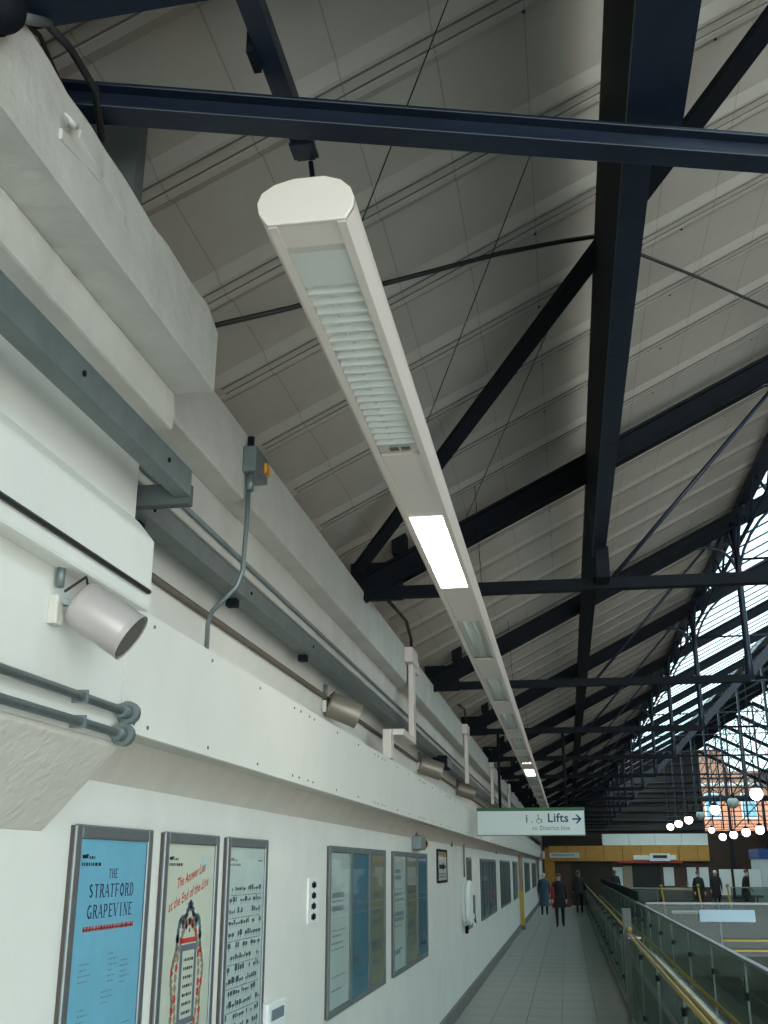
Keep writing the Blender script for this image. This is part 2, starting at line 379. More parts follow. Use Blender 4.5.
# ================================================================== roof trusses
RB = 4.36                                               # rafter underside z at x = 0
def ibar(b, p, q, w, h, tf=.02):
    p = Vector(p); q = Vector(q); d = (q - p).normalized(); up = Vector((0, 0, 1)); a = d.cross(up).normalized(); n = a.cross(d).normalized()
    b.bar(p, q, w * .35, h, n)
    for sg in (-1, 1): b.bar(p + n * sg * (h / 2 - tf / 2), q + n * sg * (h / 2 - tf / 2), w, tf, n)
    return b
def make_truss():
    root = thing('roof_truss', (-1.3, 0, 3.73), '', 'truss', 'navy roof trusses over the walkway')
    mid = RB + .085
    def mx(x): return 2 * XR - x
    for f in (lambda x: x, mx):
        ibar(MB(), (f(-1.45), 0, rz(-1.45, mid)), (f(XR), 0, rz(XR, mid)), .11, .17).build('rafter', 'darksteel', root)
        MB().box(min(f(-1.42), f(-1.05)), max(f(-1.42), f(-1.05)), -.03, .03, 3.68, 3.95).build('gusset', 'darksteel', root)
        MB().box(min(f(-1.12), f(-1.02)), max(f(-1.12), f(-1.02)), -.07, .07, 4.0, 4.16).build('cleat', 'darksteel', root)
        q = MB(); x = f(1.95); q.tube([(x, 0, 3.72), (x, 0, 3.95), (x, 0, 5.1), (x, 0, rz(1.95, RB) + .05)], [.05, .035, .035, .06], 8); q.build('queen_post', 'navy', root)
        for (ddx, ddy) in ((-.55, 0), (.55, 0), (0, .7), (0, -.7)):
            pts = []
            for k in range(7):
                a = k / 6 * math.pi / 2
                hx = x + ddx * (1 - math.cos(a)); hy = ddy * (1 - math.cos(a))
                pts.append((hx, hy, 4.75 + .62 * math.sin(a) + (MS * (ddx if f(1) == 1 else -ddx) * (1 - math.cos(a)))))
            MB().tube(pts, .018, 6).build('bracket', 'navy', root)
        MB().tube([(f(.38), 0, 3.75), (f(1.72), 0, rz(1.72, RB))], .016, 6).build('brace_rod', 'navy', root)
        MB().bar((f(1.95), 0, 3.76), (f(5.1), 0, rz(5.1, RB) + .05), .06, .06).build('strut', 'navy', root)
        MB().bar((f(5.1), 0, 3.76), (f(5.1), 0, rz(5.1, RB) + .05), .06, .06).build('post', 'navy', root)
        MB().tube([(f(5.1), 0, 3.76), (XR, 0, rz(XR, RB))], .02, 6).build('brace_rod', 'navy', root)
        MB().tube([(f(1.95), 0, 5.0), (f(5.1), 0, 5.05)], .014, 6).build('brace_rod', 'navy', root)
    MB().bar((XR, 0, 3.76), (XR, 0, rz(XR, RB)), .07, .07).build('king_post', 'navy', root)
    for f in (lambda x: x, mx):
        t = MB()
        for dy in (-.035, .035): t.bar((f(-1.42), dy, 3.735), (f(1.95), dy, 3.735), .012, .07)
        t.bar((f(-1.42), 0, 3.70), (f(1.95), 0, 3.70), .085, .014); t.build('tie_beam', 'darksteel', root)
        MB().tube([(f(1.95), 0, 3.735), (XR, 0, 3.735)], .017, 6).build('tie_rod', 'navy', root)
    return root
tr0 = make_truss(); trusses = []
TY = [7.2 + 4.15 * i for i in range(16)]
for i, y in enumerate(TY):
    r = tr0 if i == 0 else copy_tree(tr0)
    r.location = (-1.3, y, 3.73)
    r['label'] = ('nearest full navy roof truss, its rafter crossing behind the lit lamp' if i == 0 else
                  'dark navy roof truss, %s from the camera along the walkway' % ORD[i])
    trusses.append(r)
tag(MB().box(.27, .41, 7.1, YR1, 4.43, 4.58).build('roof_purlin', 'darksteel'), 'long dark purlin running under the grey roof sheets to the far end', 'purlin')
# longitudinal lattice edge where the grey sheets stop and the glass begins
g = thing('edge_girder', (2.05, YB, 5.5), 'navy edge girder with small curved struts where grey roof meets glass', 'girder')
MB().box(2.0, 2.1, YB, YR1, rz(2.05) - .10, rz(2.05) - .04).build('top_chord', 'navy', g)
MB().tube([(2.05, YB, 5.28), (2.05, YR1, 5.28)], .025, 6).build('bottom_chord', 'navy', g)
lat = MB(); y = Y0; k = 0
while y < 45:
    lat.bar((2.05, y, 5.28), (2.05, y + .52, rz(2.05) - .06), .025, .025); lat.bar((2.05, y + 1.04, 5.28), (2.05, y + .52, rz(2.05) - .06), .025, .025); y += 1.0375
o = lat.build('lattice_struts', 'navy', g)
# ------------------------------------------------------------------ the near steelwork
def skew(x): return 2.06 + (x + 1.095) * (.495 / 1.74)
cb = thing('cross_beam', (-1.3, skew(-1.3), 3.78), 'navy I-section beam crossing the whole top of the view', 'beam')
def bm(dy, z0, z1, w):
    b = MB(); xs = (-1.32, 3.2); yc = [skew(x) + dy for x in xs]
    b._add([(xs[i], yc[i] + sy * w / 2, z) for i in (0, 1) for (sy, z) in ((-1, z0), (1, z0), (1, z1), (-1, z1))],
           [(0, 1, 2, 3), (7, 6, 5, 4), (0, 4, 5, 1), (1, 5, 6, 2), (2, 6, 7, 3), (3, 7, 4, 0)]); return b
bm(.115, 3.79, 3.845, .014).build('web', 'navy', cb)
bm(.115, 3.778, 3.79, .080).build('flange', 'navy', cb, .003)
bm(.115, 3.845, 3.857, .080).build('flange', 'navy', cb, .003)
gd = thing('deep_girder', (.33, -3, 3.92), 'deep navy girder running away overhead from the top edge to a hanging end', 'girder')
MB().box(.272, .300, -3, 7.15, 3.93, 4.70).build('web', 'darksteel', gd)
MB().box(.272, .360, -3, 7.15, 3.915, 3.93).build('flange', 'navy', gd)
MB().box(.272, .430, -3, 2.62, 3.90, 3.915).build('flange_plate', 'navy', gd)
MB().box(.290, .375, 6.95, 7.17, 3.72, 3.93).build('end_bracket', 'darksteel', gd)
tag(MB().bar((-1.30, 6.80, 3.80), (2.02, 1.667, 5.46), .085, .035).build('wind_brace', 'darksteel'), 'diagonal navy brace rising across the grey roof sheets behind the lamp', 'brace')
lb = thing('lamp_rail', (-.66, 1.2, 3.92), 'short navy channel running from the top edge down to the cross beam', 'rail')
MB().box(-.695, -.640, .9, 2.62, 3.915, 3.97).build('channel', 'navy', lb)
MB().box(-.715, -.695, 2.14, 2.22, 3.90, 3.98).build('clip', 'darksteel', lb)
MB().box(-.70, -.625, 2.53, 2.60, 3.905, 3.915).build('base_plate', 'navy', lb)
MB().tube([(-.655, 2.62, 3.91), (-.65, 2.63, 3.86), (-.64, 2.64, 3.84)], .008, 6).build('hook', 'darksteel', lb)
tag(MB().bar((-1.45, 1.62, 3.66), (.40, 2.42, 4.58), .12, .16).build('hip_rafter', 'navy'), 'navy hip rafter at the top left corner above the beam end', 'rafter')
tag(MB().box(-1.55, -1.12, 2.42, 2.48, 3.70, 4.06).build('stanchion_stub', 'stub'), 'dark grey steel stub behind the left end of the cross beam', 'stanchion')
cab = [(-1.36, 3.50, 3.86), (-1.0, 3.71, 4.05), (-.58, 3.93, 4.27), (-.16, 4.13, 4.48), (.12, 4.30, 4.62), (.27, 4.41, 4.70)]
tag(MB().tube(cab, .011, 6).build('roof_cable', 'black'), 'black cable sagging under the roof sheets from the wall to the girder', 'cable')
tag(MB().tube([(.40, 4.62, 4.77), (.9, 5.43, 5.02), (1.45, 6.36, 5.30), (1.9, 7.1, 5.45)], .009, 6).build('roof_cable', 'black'), 'thin black cable slanting away to the right of the girder', 'cable')

# ================================================================== suspended fluorescent trunking
LX0, LX1, LZ = -.655, -.457, 3.405; LY0, LY1 = 2.2, 31.5
lum = thing('linear_light', (-.556, LY0, LZ), 'long cream suspended fluorescent trunking running down the walkway', 'light')
prof = [(-.655, 3.405), (-.678, 3.44), (-.683, 3.472), (-.672, 3.5), (-.64, 3.522), (-.59, 3.535), (-.512, 3.535), (-.47, 3.52), (-.445, 3.495), (-.435, 3.465), (-.437, 3.44), (-.457, 3.405)]
hb = MB(); m = len(prof)
hb._add([(x, y, z) for y in (LY0, LY1) for (x, z) in prof], [(i + 1, i, m + i, m + i + 1) for i in range(m - 1)], True)
hb.box(-.655, -.632, LY0, LY1, 3.403, 3.43); hb.box(-.480, -.457, LY0, LY1, 3.403, 3.43)
hb.build('housing', 'lamp', lum)
MB().prism_y(prof, LY0 - .012, LY0).build('end_cap', 'lamp', lum, .004); MB().prism_y(prof, LY1, LY1 + .01).build('end_cap', 'lamp', lum)
starts = [2.30] + [2.25 * i + 2.25 for i in range(1, 13)]
blade = MB().prism_x([(0, 3.409), (.010, 3.409), (.016, 3.438), (-.006, 3.438)], -.632, -.480).mesh('louvre_blade', 'reflector', lum.location)
scr = MB()
for i, s0 in enumerate(starts):
    e0 = s0 + (1.48 if i == 0 else 1.36)
    lit = i in (1, 7)
    MB().box(-.632, -.480, e0, (starts[i + 1] if i + 1 < len(starts) else LY1), 3.409, 3.42).build('cover_plate', 'lamp', lum, .002)
    if i == 0:
        MB().box(-.632, -.480, LY0, s0 + .03, 3.409, 3.42).build('cover_plate', 'lamp', lum)
    if lit:
        MB().box(-.632, -.480, s0, s0 + .06, 3.409, 3.42).build('cover_plate', 'lamp', lum)
        MB().box(-.630, -.482, s0 + .06, e0, 3.406, 3.424).build('diffuser', 'lit', lum); continue
    MB().prism_y([(-.632, 3.422), (-.60, 3.440), (-.556, 3.426), (-.512, 3.440), (-.480, 3.422), (-.480, 3.50), (-.632, 3.50)], s0, e0).build('reflector', 'reflector', lum)
    MB().box(-.632, -.480, s0, e0, 3.4060, 3.4075).build('lens', 'lens', lum)
    if i == 0:
        nb = 21
        for k in range(nb):
            o = bpy.data.objects.new('louvre_blade', blade); COL.objects.link(o); o.parent = lum; o.location = (0, s0 + .24 - 0 + k * (1.18 / nb), 0)
        MB().box(-.632, -.480, s0 + .03, s0 + .20, 3.409, 3.44).build('gear_cover', 'reflector', lum)
        for xx in (-.59, -.545): MB().box(xx, xx + .034, e0 - .075, e0 - .045, 3.4085, 3.412).build('slot', 'black', lum)
        MB().tube([(-.575, s0 + .2, 3.428), (-.575, e0, 3.428)], .006, 8).build('tube', 'reflector', lum)
    else:
        for xx in (-.59, -.53): MB().tube([(xx, s0 + .05, 3.428), (xx, e0 - .05, 3.428)], .013, 8).build('tube', 'reflector', lum)
for (ya, xb, yb, zb) in ((2.36, -.21, 2.64, 4.47), (3.72, .01, 3.64, 4.60), (5.1, .2, 4.7, 4.7), (6.6, -.5, 6.9, 4.35), (10.9, -.5, 11.2, 4.1), (15.1, -.5, 15.3, 4.1)):
    MB().tube([(-.45, ya, 3.50), (xb, yb, rz(xb) - .008)], .002, 5).build('suspension_wire', 'darksteel', lum)

# ================================================================== things on the wall
# channel jogging round the pilaster
ch = thing('cable_channel', (-1.3, .6, 3.1), 'grey steel cable channel stepping back round the end of the pilaster', 'cable channel')
def chan(p0, p1, q0=None):
    pass
MB().box(-1.240, -1.182, .6, 3.20, 3.072, 3.165).build('near_run', 'galv', ch, .003)
MB().box(-1.50, -1.19, 3.200, 3.245, 3.05, 3.125).build('corner_return', 'stub', ch, .003)
MB().box(-1.50, -1.41, 3.235, YE, 3.078, 3.165).build('far_run', 'galv', ch, .003)
for yy in (3.42, 4.6, 6.0): MB().box(-1.50, -1.45, yy, yy + .05, 3.04, 3.075).build('bracket', 'darksteel', ch)
bl = MB()
for yy in (1.7, 2.35, 2.98): bl.tube([(-1.182, yy, 3.12), (-1.176, yy, 3.12)], .008, 6)
for yy in (3.45, 4.7, 6.0): bl.tube([(-1.41, yy, 3.12), (-1.404, yy, 3.12)], .008, 6)
bl.build('bolts', 'darksteel', ch)
tag(MB().tube([(-1.42, 3.17, 3.245), (-1.42, YE, 3.245)], .011, 6).build('conduit', 'conduit'), 'thin grey conduit running along the cornice just above the channel', 'conduit')
tag(MB().tube([(-1.565, 3.17, 2.985), (-1.565, 34, 2.985)], .016, 6).build('brown_cable', 'browncable'), 'brown cable running along the recessed wall above the riveted fascia', 'cable')
tag(MB().tube([(-1.272, .6, 2.728), (-1.272, 3.12, 2.728)], .008, 6).build('ledge_cable', 'black'), 'black cable fixed along the front of the pilaster ledge', 'cable')
# two conduits with flanged ends on the pilaster
for zz, ye, nm in ((2.352, 3.12, 'upper of the two grey conduits with flanged ends on the pilaster'), (2.282, 3.09, 'lower of the two grey conduits with flanged ends on the pilaster')):
    c = thing('flanged_conduit', (-1.32, .6, zz), nm, 'conduit', 'pilaster conduits')
    MB().tube([(-1.325, .6, zz), (-1.325, ye, zz)], .013, 10).build('pipe', 'conduit', c)
    MB().tube([(-1.325, ye - .03, zz), (-1.325, ye + .02, zz)], .021, 12).build('coupler', 'conduit', c)
    f = MB().tube([(-1.325, ye + .02, zz), (-1.325, ye + .05, zz)], .035, 14).build('flange', 'conduit', c)
    MB().tube([(-1.325, ye + .05, zz), (-1.325, ye + .065, zz)], .028, 14).build('cap', 'conduit', f)
    for yy in (2.1, 2.82):
        MB().box(-1.356, -1.309, yy - .006, yy + .006, zz - .016, zz + .019).build('clip', 'conduit', c)
# loudspeakers
def speaker(loc, direc, r, L, label, grp='wall loudspeakers', cat='loudspeaker', wallx=-1.355):
    p = Vector(loc); d = Vector(direc).normalized(); c = thing('loudspeaker', loc, label, cat, grp)
    a = p - d * L / 2; b = p + d * L / 2
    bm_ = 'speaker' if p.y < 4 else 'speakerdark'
    MB().tube([a, a + d * .008, a + d * .02, b - d * .01, b], [r * .85, r * .96, r, r, r * .97], 26).build('body', bm_, c)
    MB().tube([b - d * .002, b + d * .004], r * .9, 26).build('grille', 'mesh', c)
    MB().tube([b - d * .012, b + d * .006], [r * 1.0, r * 1.02], 26, False).build('rim', bm_, c)
    k = Vector((wallx, a.y - .035, p.z + .02))
    MB().box(wallx, wallx + .028, k.y - .03, k.y + .015, k.z - .045, k.z + .035).build('junction_box', 'cement', c, .004)
    MB().bar((wallx + .025, k.y, k.z + .02), p - d * L * .25, .022, .012).build('bracket', 'conduit', c)
    MB().tube([(wallx + .02, k.y - .01, k.z + .06), (wallx + .02, k.y - .01, k.z + .14)], .012, 8).build('gland', 'conduit', c)
    MB().tube([(wallx + .03, k.y, k.z + .05), (wallx + .07, k.y + .04, k.z + .10), a + Vector((0, .05, r * .7))], .004, 5).build('lead', 'black', c)
    return c
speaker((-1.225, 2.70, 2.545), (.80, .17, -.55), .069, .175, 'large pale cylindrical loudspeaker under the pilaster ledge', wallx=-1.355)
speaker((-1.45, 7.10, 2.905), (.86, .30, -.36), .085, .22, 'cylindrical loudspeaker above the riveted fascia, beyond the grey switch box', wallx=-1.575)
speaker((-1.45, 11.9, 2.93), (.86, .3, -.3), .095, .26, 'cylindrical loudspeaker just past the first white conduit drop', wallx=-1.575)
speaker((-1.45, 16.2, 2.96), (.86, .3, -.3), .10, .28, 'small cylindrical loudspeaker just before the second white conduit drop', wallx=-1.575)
fl = thing('floodlight', (-1.40, 12.6, 3.0), 'dark floodlight bracketed under the channel by the third loudspeaker', 'floodlight')
MB().box(-1.46, -1.30, 12.3, 12.8, 2.97, 3.10).build('head', 'darksteel', fl, .01); MB().bar((-1.575, 12.5, 3.02), (-1.44, 12.5, 3.02), .04, .03).build('arm', 'darksteel', fl)
MB().box(-1.299, -1.292, 12.34, 12.76, 2.98, 3.08).build('lens', 'conduit', fl)
# grey switch box with orange label and bent conduit
gb = thing('switch_box', (-1.30, 4.33, 3.6), 'grey switch box with an orange mark and a bent conduit below', 'switch box')
MB().box(-1.324, -1.262, 4.20, 4.40, 3.545, 3.665).build('box', 'conduit', gb, .006)
MB().box(-1.262, -1.250, 4.33, 4.395, 3.58, 3.63).build('rotary_mark', 'amber', gb, .003)
MB().tube([(-1.30, 4.24, 3.66), (-1.30, 4.24, 3.72)], .016, 8).build('gland', 'darksteel', gb)
MB().tube([(-1.30, 4.25, 3.545), (-1.30, 4.25, 3.47)], .017, 8).build('gland', 'conduit', gb)
MB().tube([(-1.305, 4.25, 3.5), (-1.305, 4.24, 3.3), (-1.31, 4.23, 3.10), (-1.33, 4.22, 3.03), (-1.44, 4.24, 2.93), (-1.47, 4.28, 2.88), (-1.47, 4.28, 2.72)], .011, 8).build('conduit', 'conduit', gb)
# white boxes with square conduit drops
for (yy, lab) in ((9.4, 'white box with square conduit dropping down the cornice, nearest of its row'), (14.8, 'white box with square conduit dropping down the cornice, second of its row'), (20.0, 'white box with square conduit dropping down the cornice, third of its row'), (26.0, 'white box with square conduit dropping down the cornice, farthest of its row')):
    c = thing('conduit_box', (-1.3, yy, 3.65), lab, 'junction box', 'white conduit drops')
    MB().box(-1.324, -1.25, yy - .26, yy + .10, 3.60, 3.73).build('box', 'lamp', c, .006); MB().box(-1.324, -1.27, yy + .10, yy + .34, 3.57, 3.69).build('box', 'lamp', c, .006)
    MB().box(-1.31, -1.265, yy - .12, yy + .03, 2.96, 3.60).build('trunking', 'lamp', c, .004)
    if yy < 12:
        MB().box(-1.40, -1.265, yy - .72, yy + .03, 2.915, 2.965).build('trunking', 'lamp', c, .004); MB().box(-1.42, -1.35, yy - .85, yy - .70, 2.72, 2.95).build('trunking', 'lamp', c, .004)
    MB().tube([(-1.29, yy - .05, 3.73), (-1.27, yy - .2, 3.80), (-1.24, yy - .7, 3.86), (-1.22, yy - 1.4, 3.80), (-1.2, yy - 2.0, 3.74)], .014, 6).build('hose', 'black', c)
# dome and cables at the top left corner
dm = thing('bulkhead_lamp', (-1.09, 1.66, 3.60), 'dark round bulkhead lamp at the top left corner on the block', 'lamp')
MB().ell((-1.075, 1.62, 3.60), .048, .048, .048, 16).build('dome', 'darksteel', dm); MB().tube([(-1.115, 1.62, 3.60), (-1.085, 1.62, 3.60)], .05, 16).build('base', 'darksteel', dm)
MB().tube([(-1.09, 1.70, 3.66), (-1.09, 1.82, 3.755)], .013, 8).build('gland', 'alu', dm)
MB().tube([(-1.09, 1.80, 3.745), (-1.10, 1.95, 3.80), (-1.10, 2.10, 3.80), (-1.13, 2.22, 3.74)], .010, 8).build('cable', 'black', dm)
MB().tube([(-1.10, 1.72, 3.68), (-1.13, 1.86, 3.76), (-1.15, 2.02, 3.75)], .006, 6).build('cable', 'black', dm)

# ------------------------------------------------------------------ posters
def poster(y0, w, label, paper, art=None, frame='alu', z0=.965, z1=2.03, name='framed_poster', cat='poster', grp='framed posters on the white wall', fw=.045):
    c = thing(name, (XW, y0 + w / 2, z0), label, cat, grp)
    y1 = y0 + w; XF = XW + .026
    MB().box(XW, XF - .014, y0 + .004, y1 - .004, z0 + .004, z1 - .004).build('case', 'brownedge', c)
    for a in ((y0, y0 + fw, z0, z1), (y1 - fw, y1, z0, z1)):
        MB().box(XF - .014, XF, *a).build('frame_bar', frame, c, .006)
    for a in ((y0 + fw, y1 - fw, z1 - fw, z1), (y0 + fw, y1 - fw, z0, z0 + fw)):
        MB().box(XF - .014, XF, *a).build('frame_bar', frame, c, .006)
    MB().box(XF - .0138, XF - .010, y0 + fw, y1 - fw, z0 + fw, z1 - fw).build('print', paper, c)
    if art:
        pw, ph = w - 2 * fw, z1 - z0 - 2 * fw
        X = XF - .0095
        fn = lambda u, v: (X, y0 + fw + u * pw, z0 + fw + v * ph)      # u, v in 0..1 on the sheet
        art(c, fn, pw, ph)
    MB().poly([(XF - .006, y0 + fw, z0 + fw), (XF - .006, y1 - fw, z0 + fw), (XF - .006, y1 - fw, z1 - fw), (XF - .006, y0 + fw, z1 - fw)]).build('glazing', 'pane', c)
    return c
def rect(b, fn, u0, u1, v0, v1): b.poly([fn(u0, v0), fn(u1, v0), fn(u1, v1), fn(u0, v1)])
def txt(b, fn, pw, ph, s, size, u, v, **kw): put_text(b, s, size, lambda a, q: fn(u + a / pw, v + q / ph), **kw)
def smallprint(b, fn, u0, u1, v, h, seed=1):
    rnd = random.Random(seed); u = u0
    while u < u1:
        w = rnd.uniform(.010, .04); rect(b, fn, u, min(u + w, u1), v, v + h); u += w + .012
def corner_logo(b, fn, u=.05, v=.925):
    rect(b, fn, u, u + .05, v + .012, v + .024); b.poly([fn(u + .02, v + .012), fn(u + .07, v + .012), fn(u + .085, v + .026), fn(u + .045, v + .026)])
    smallprint(b, fn, u + .09, u + .17, v + .010, .010, 3); smallprint(b, fn, u, u + .26, v - .012, .011, 4)
GLY = {'T': [(.5, 0, .5, 1, 2), (.05, .95, .95, .95, 1)], 'H': [(.2, 0, .2, 1, 2), (.8, 0, .8, 1, 2), (.2, .5, .8, .5, 1)], 'E': [(.25, 0, .25, 1, 2), (.25, .96, .9, .96, 1), (.25, .5, .7, .5, 1), (.25, .04, .9, .04, 1)],
 'S': [(.8, .85, .5, .97, 1), (.5, .97, .2, .75, 2), (.2, .75, .8, .28, 2), (.8, .28, .5, .03, 2), (.5, .03, .15, .17, 1)], 'R': [(.25, 0, .25, 1, 2), (.25, .96, .6, .96, 1), (.6, .96, .8, .76, 2), (.8, .76, .6, .53, 2), (.6, .53, .25, .53, 1), (.5, .53, .9, 0, 2)],
 'A': [(.1, 0, .5, 1, 1), (.5, 1, .9, 0, 2), (.28, .35, .72, .35, 1)], 'F': [(.25, 0, .25, 1, 2), (.25, .96, .9, .96, 1), (.25, .5, .7, .5, 1)], 'O': [(.5, .98, .15, .7, 2), (.15, .7, .15, .3, 2), (.15, .3, .5, .02, 2), (.5, .02, .85, .3, 2), (.85, .3, .85, .7, 2), (.85, .7, .5, .98, 2)],
 'D': [(.25, 0, .25, 1, 2), (.25, .97, .6, .97, 1), (.6, .97, .85, .65, 2), (.85, .65, .85, .35, 2), (.85, .35, .6, .03, 2), (.6, .03, .25, .03, 1)], 'G': [(.82, .85, .5, .98, 1), (.5, .98, .15, .7, 2), (.15, .7, .15, .3, 2), (.15, .3, .5, .02, 2), (.5, .02, .82, .12, 1), (.82, 0, .82, .42, 2), (.6, .42, .95, .42, 1)],
 'P': [(.25, 0, .25, 1, 2), (.25, .96, .6, .96, 1), (.6, .96, .82, .74, 2), (.82, .74, .6, .48, 2), (.6, .48, .25, .48, 1)], 'V': [(.1, 1, .5, 0, 2), (.5, 0, .9, 1, 1)], 'I': [(.5, 0, .5, 1, 2)], 'N': [(.18, 0, .18, 1, 1), (.18, 1, .82, 0, 2), (.82, 0, .82, 1, 1)]}
SER = {'T': [(.5, 0)], 'H': [(.2, 0), (.8, 0), (.2, 1), (.8, 1)], 'E': [(.25, 0), (.25, 1)], 'R': [(.25, 0), (.25, 1), (.9, 0)], 'A': [(.1, 0), (.9, 0)], 'F': [(.25, 0), (.25, 1)], 'D': [(.25, 0), (.25, 1)], 'P': [(.25, 0), (.25, 1)], 'V': [(.1, 1), (.9, 1)], 'I': [(.5, 0), (.5, 1)], 'N': [(.18, 0), (.18, 1), (.82, 1)], 'S': [], 'O': [], 'G': []}
def serif(b, fn, pw, ph, s, hgt, u, v, width):          # condensed slab-serif capitals drawn stroke by stroke
    step = width / len(s)
    for i, chx in enumerate(s):
        x0 = -width / 2 + i * step
        def P(a, q): return fn(u + (x0 + a * step * .94) / pw, v + (q - .5) * hgt / ph)
        for (a0, q0, a1, q1, wgt) in GLY[chx]:
            dx, dy = (a1 - a0) * step, (q1 - q0) * hgt; L = math.hypot(dx, dy) or 1; t = (.0042 if wgt == 2 else .0018) * hgt / .042
            nx, ny = -dy / L * t / step, dx / L * t / hgt
            b.poly([P(a0 - nx, q0 - ny), P(a1 - nx, q1 - ny), P(a1 + nx, q1 + ny), P(a0 + nx, q0 + ny)])
        for (a, q) in SER[chx]:
            t = .05; b.poly([P(a - .18, q - t / 2), P(a + .18, q - t / 2), P(a + .18, q + t / 2), P(a - .18, q + t / 2)])
def art1(c, fn, pw, ph):
    b = MB(); serif(b, fn, pw, ph, 'THE', .030, .5, .888, .085); serif(b, fn, pw, ph, 'STRATFORD', .042, .5, .832, .39); serif(b, fn, pw, ph, 'GRAPEVINE', .042, .5, .765, .39)
    b.build('lettering', 'inkblue', c)
    b = MB(); smallprint(b, fn, .13, .86, .702, .017, 12); rect(b, fn, .13, .86, .706, .711); b.build('red_line', 'inkred', c)
    b = MB(); corner_logo(b, fn); b.build('logo', 'ink', c)
    b = MB(); rnd = random.Random(5)
    for (u, v, n) in ((.12, .60, 4), (.52, .62, 6), (.70, .59, 5), (.15, .46, 4), (.45, .50, 3), (.10, .36, 5), (.50, .30, 6), (.62, .25, 4), (.16, .20, 5), (.78, .38, 6), (.55, .12, 5), (.22, .08, 4), (.80, .18, 5)):
        for k in range(n): smallprint(b, fn, u, u + rnd.uniform(.06, .17), v - k * .018, .004, rnd.randint(0, 999))
    for k in range(10):
        u = rnd.uniform(.1, .7); v = rnd.uniform(.05, .4); d = rnd.uniform(-.08, .08)
        b.poly([fn(u, v), fn(u + .18, v + d), fn(u + .18, v + d + .004), fn(u, v + .004)])
    b.build('notes', 'inkgrey', c)
def art2(c, fn, pw, ph):
    b = MB(); ro = lambda u0, v0: (lambda a, q: fn(u0 + a / pw, v0 + (q + .20 * a) / ph))
    put_text(b, 'The Answer Lies', .056, ro(.51, .875), sx=.86, bold=.0008, shear=.18); put_text(b, 'at the End of the Line', .056, ro(.48, .800), sx=.92, bold=.0008, shear=.18); b.build('lettering', 'inkred', c)
    b = MB(); corner_logo(b, fn); b.build('logo', 'ink', c)
    b = MB(); rect(b, fn, .70, .90, .90, .955); b.build('pale_block', 'mint', c)
    b = MB(); cx, cy = .52, .44
    def blob(b, u, v, r, n=8): b.poly([fn(u + r * math.cos(2 * math.pi * k / n) / pw, v + r * math.sin(2 * math.pi * k / n) / ph) for k in range(n)])
    g_ = MB(); t_ = MB(); rd = MB()
    for k in range(64):
        a = 2 * math.pi * k / 64; j = .02 * math.sin(9 * a)
        u = cx + (.30 + j) * math.cos(a); v = cy + (.30 + j) * math.sin(a)
        (g_ if math.sin(a) > .55 else (rd if k % 5 == 0 else t_)).poly([fn(u + .022 * math.cos(2 * math.pi * q / 6 + a) / pw * (1 if q % 2 else .6), v + .026 * math.sin(2 * math.pi * q / 6 + a) / ph * (1 if q % 2 else .6)) for q in range(6)])
    for k in range(40):
        a = 2 * math.pi * k / 40
        u = cx + .235 * math.cos(a); v = cy + .25 * math.sin(a)
        (t_ if k % 3 else rd).poly([fn(u + .017 * math.cos(2 * math.pi * q / 5) / pw, v + .020 * math.sin(2 * math.pi * q / 5) / ph) for q in range(5)])
    for (u, v, r) in ((.52, .745, .016), (.46, .72, .014), (.58, .72, .014), (.38, .68, .018), (.66, .68, .018), (.46, .67, .012), (.58, .67, .012), (.52, .69, .014), (.29, .63, .022), (.75, .63, .022), (.52, .655, .010)): blob(g_, u, v, r)
    rect(rd, fn, .36, .68, .605, .625); rect(rd, fn, .36, .68, .265, .285)
    g_.build('ornament_crest', 'inkgrey', c); t_.build('ornament_scrolls', 'tan', c); rd.build('ornament_red', 'inkred', c)
    b = MB(); rect(b, fn, .35, .69, .29, .60); o = b.build('ornament_panel', 'inkgrey', c); o.location.x += .0005
    b = MB(); rect(b, fn, .40, .64, .315, .575); o = b.build('ornament_label', 'cream', c); o.location.x += .001
    b = MB()
    for k in range(7): smallprint(b, fn, .43, .62, 0.33 + k * .034, .012, 60 + k)
    o = b.build('label_print', 'ink', c); o.location.x += .0015
    b = MB()
    for k in range(3): smallprint(b, fn, .2, .8, .03 + k * .02, .006, 90 + k)
    b.build('notes', 'tan', c)
def art3(c, fn, pw, ph):
    b = MB(); rnd = random.Random(8)
    for k in range(16):
        v = .80 - k * .052
        u = .06
        while u < .93:
            w = rnd.uniform(.02, .07)
            if rnd.random() < .8:
                h = rnd.uniform(.008, .028); rect(b, fn, u, u + w, v, v + h); rect(b, fn, u + w * .3, u + w * .5, v - .012, v + h)
            u += w + .015
    b.build('marks', 'markblue', c)
    b = MB(); corner_logo(b, fn); rect(b, fn, .8, .95, .935, .943); b.build('logo', 'inkgrey', c)
    b = MB()
    for k in range(8): smallprint(b, fn, .06, .93, .775 - k * .104, .005, 200 + k)
    b.build('notes', 'inkgrey', c)
def art_lines(seed, ink='inkgrey'):
    def f(c, fn, pw, ph):
        rnd = random.Random(seed); b = MB()
        for k in range(rnd.randint(8, 14)):
            v = rnd.uniform(.08, .85); smallprint(b, fn, .12, rnd.uniform(.5, .9), v, rnd.choice((.008, .012, .035)), seed * 50 + k)
        b.build('notes', ink, c)
    return f
poster(3.36, .675, 'sky blue poster headed THE STRATFORD GRAPEVINE in a grey frame', 'blue', art1)
poster(4.17, .69, 'cream poster with slanted red lettering and an ornate cartouche', 'cream', art2)
poster(4.99, .705, 'pale mint poster covered in rows of small dark marks', 'mint', art3)
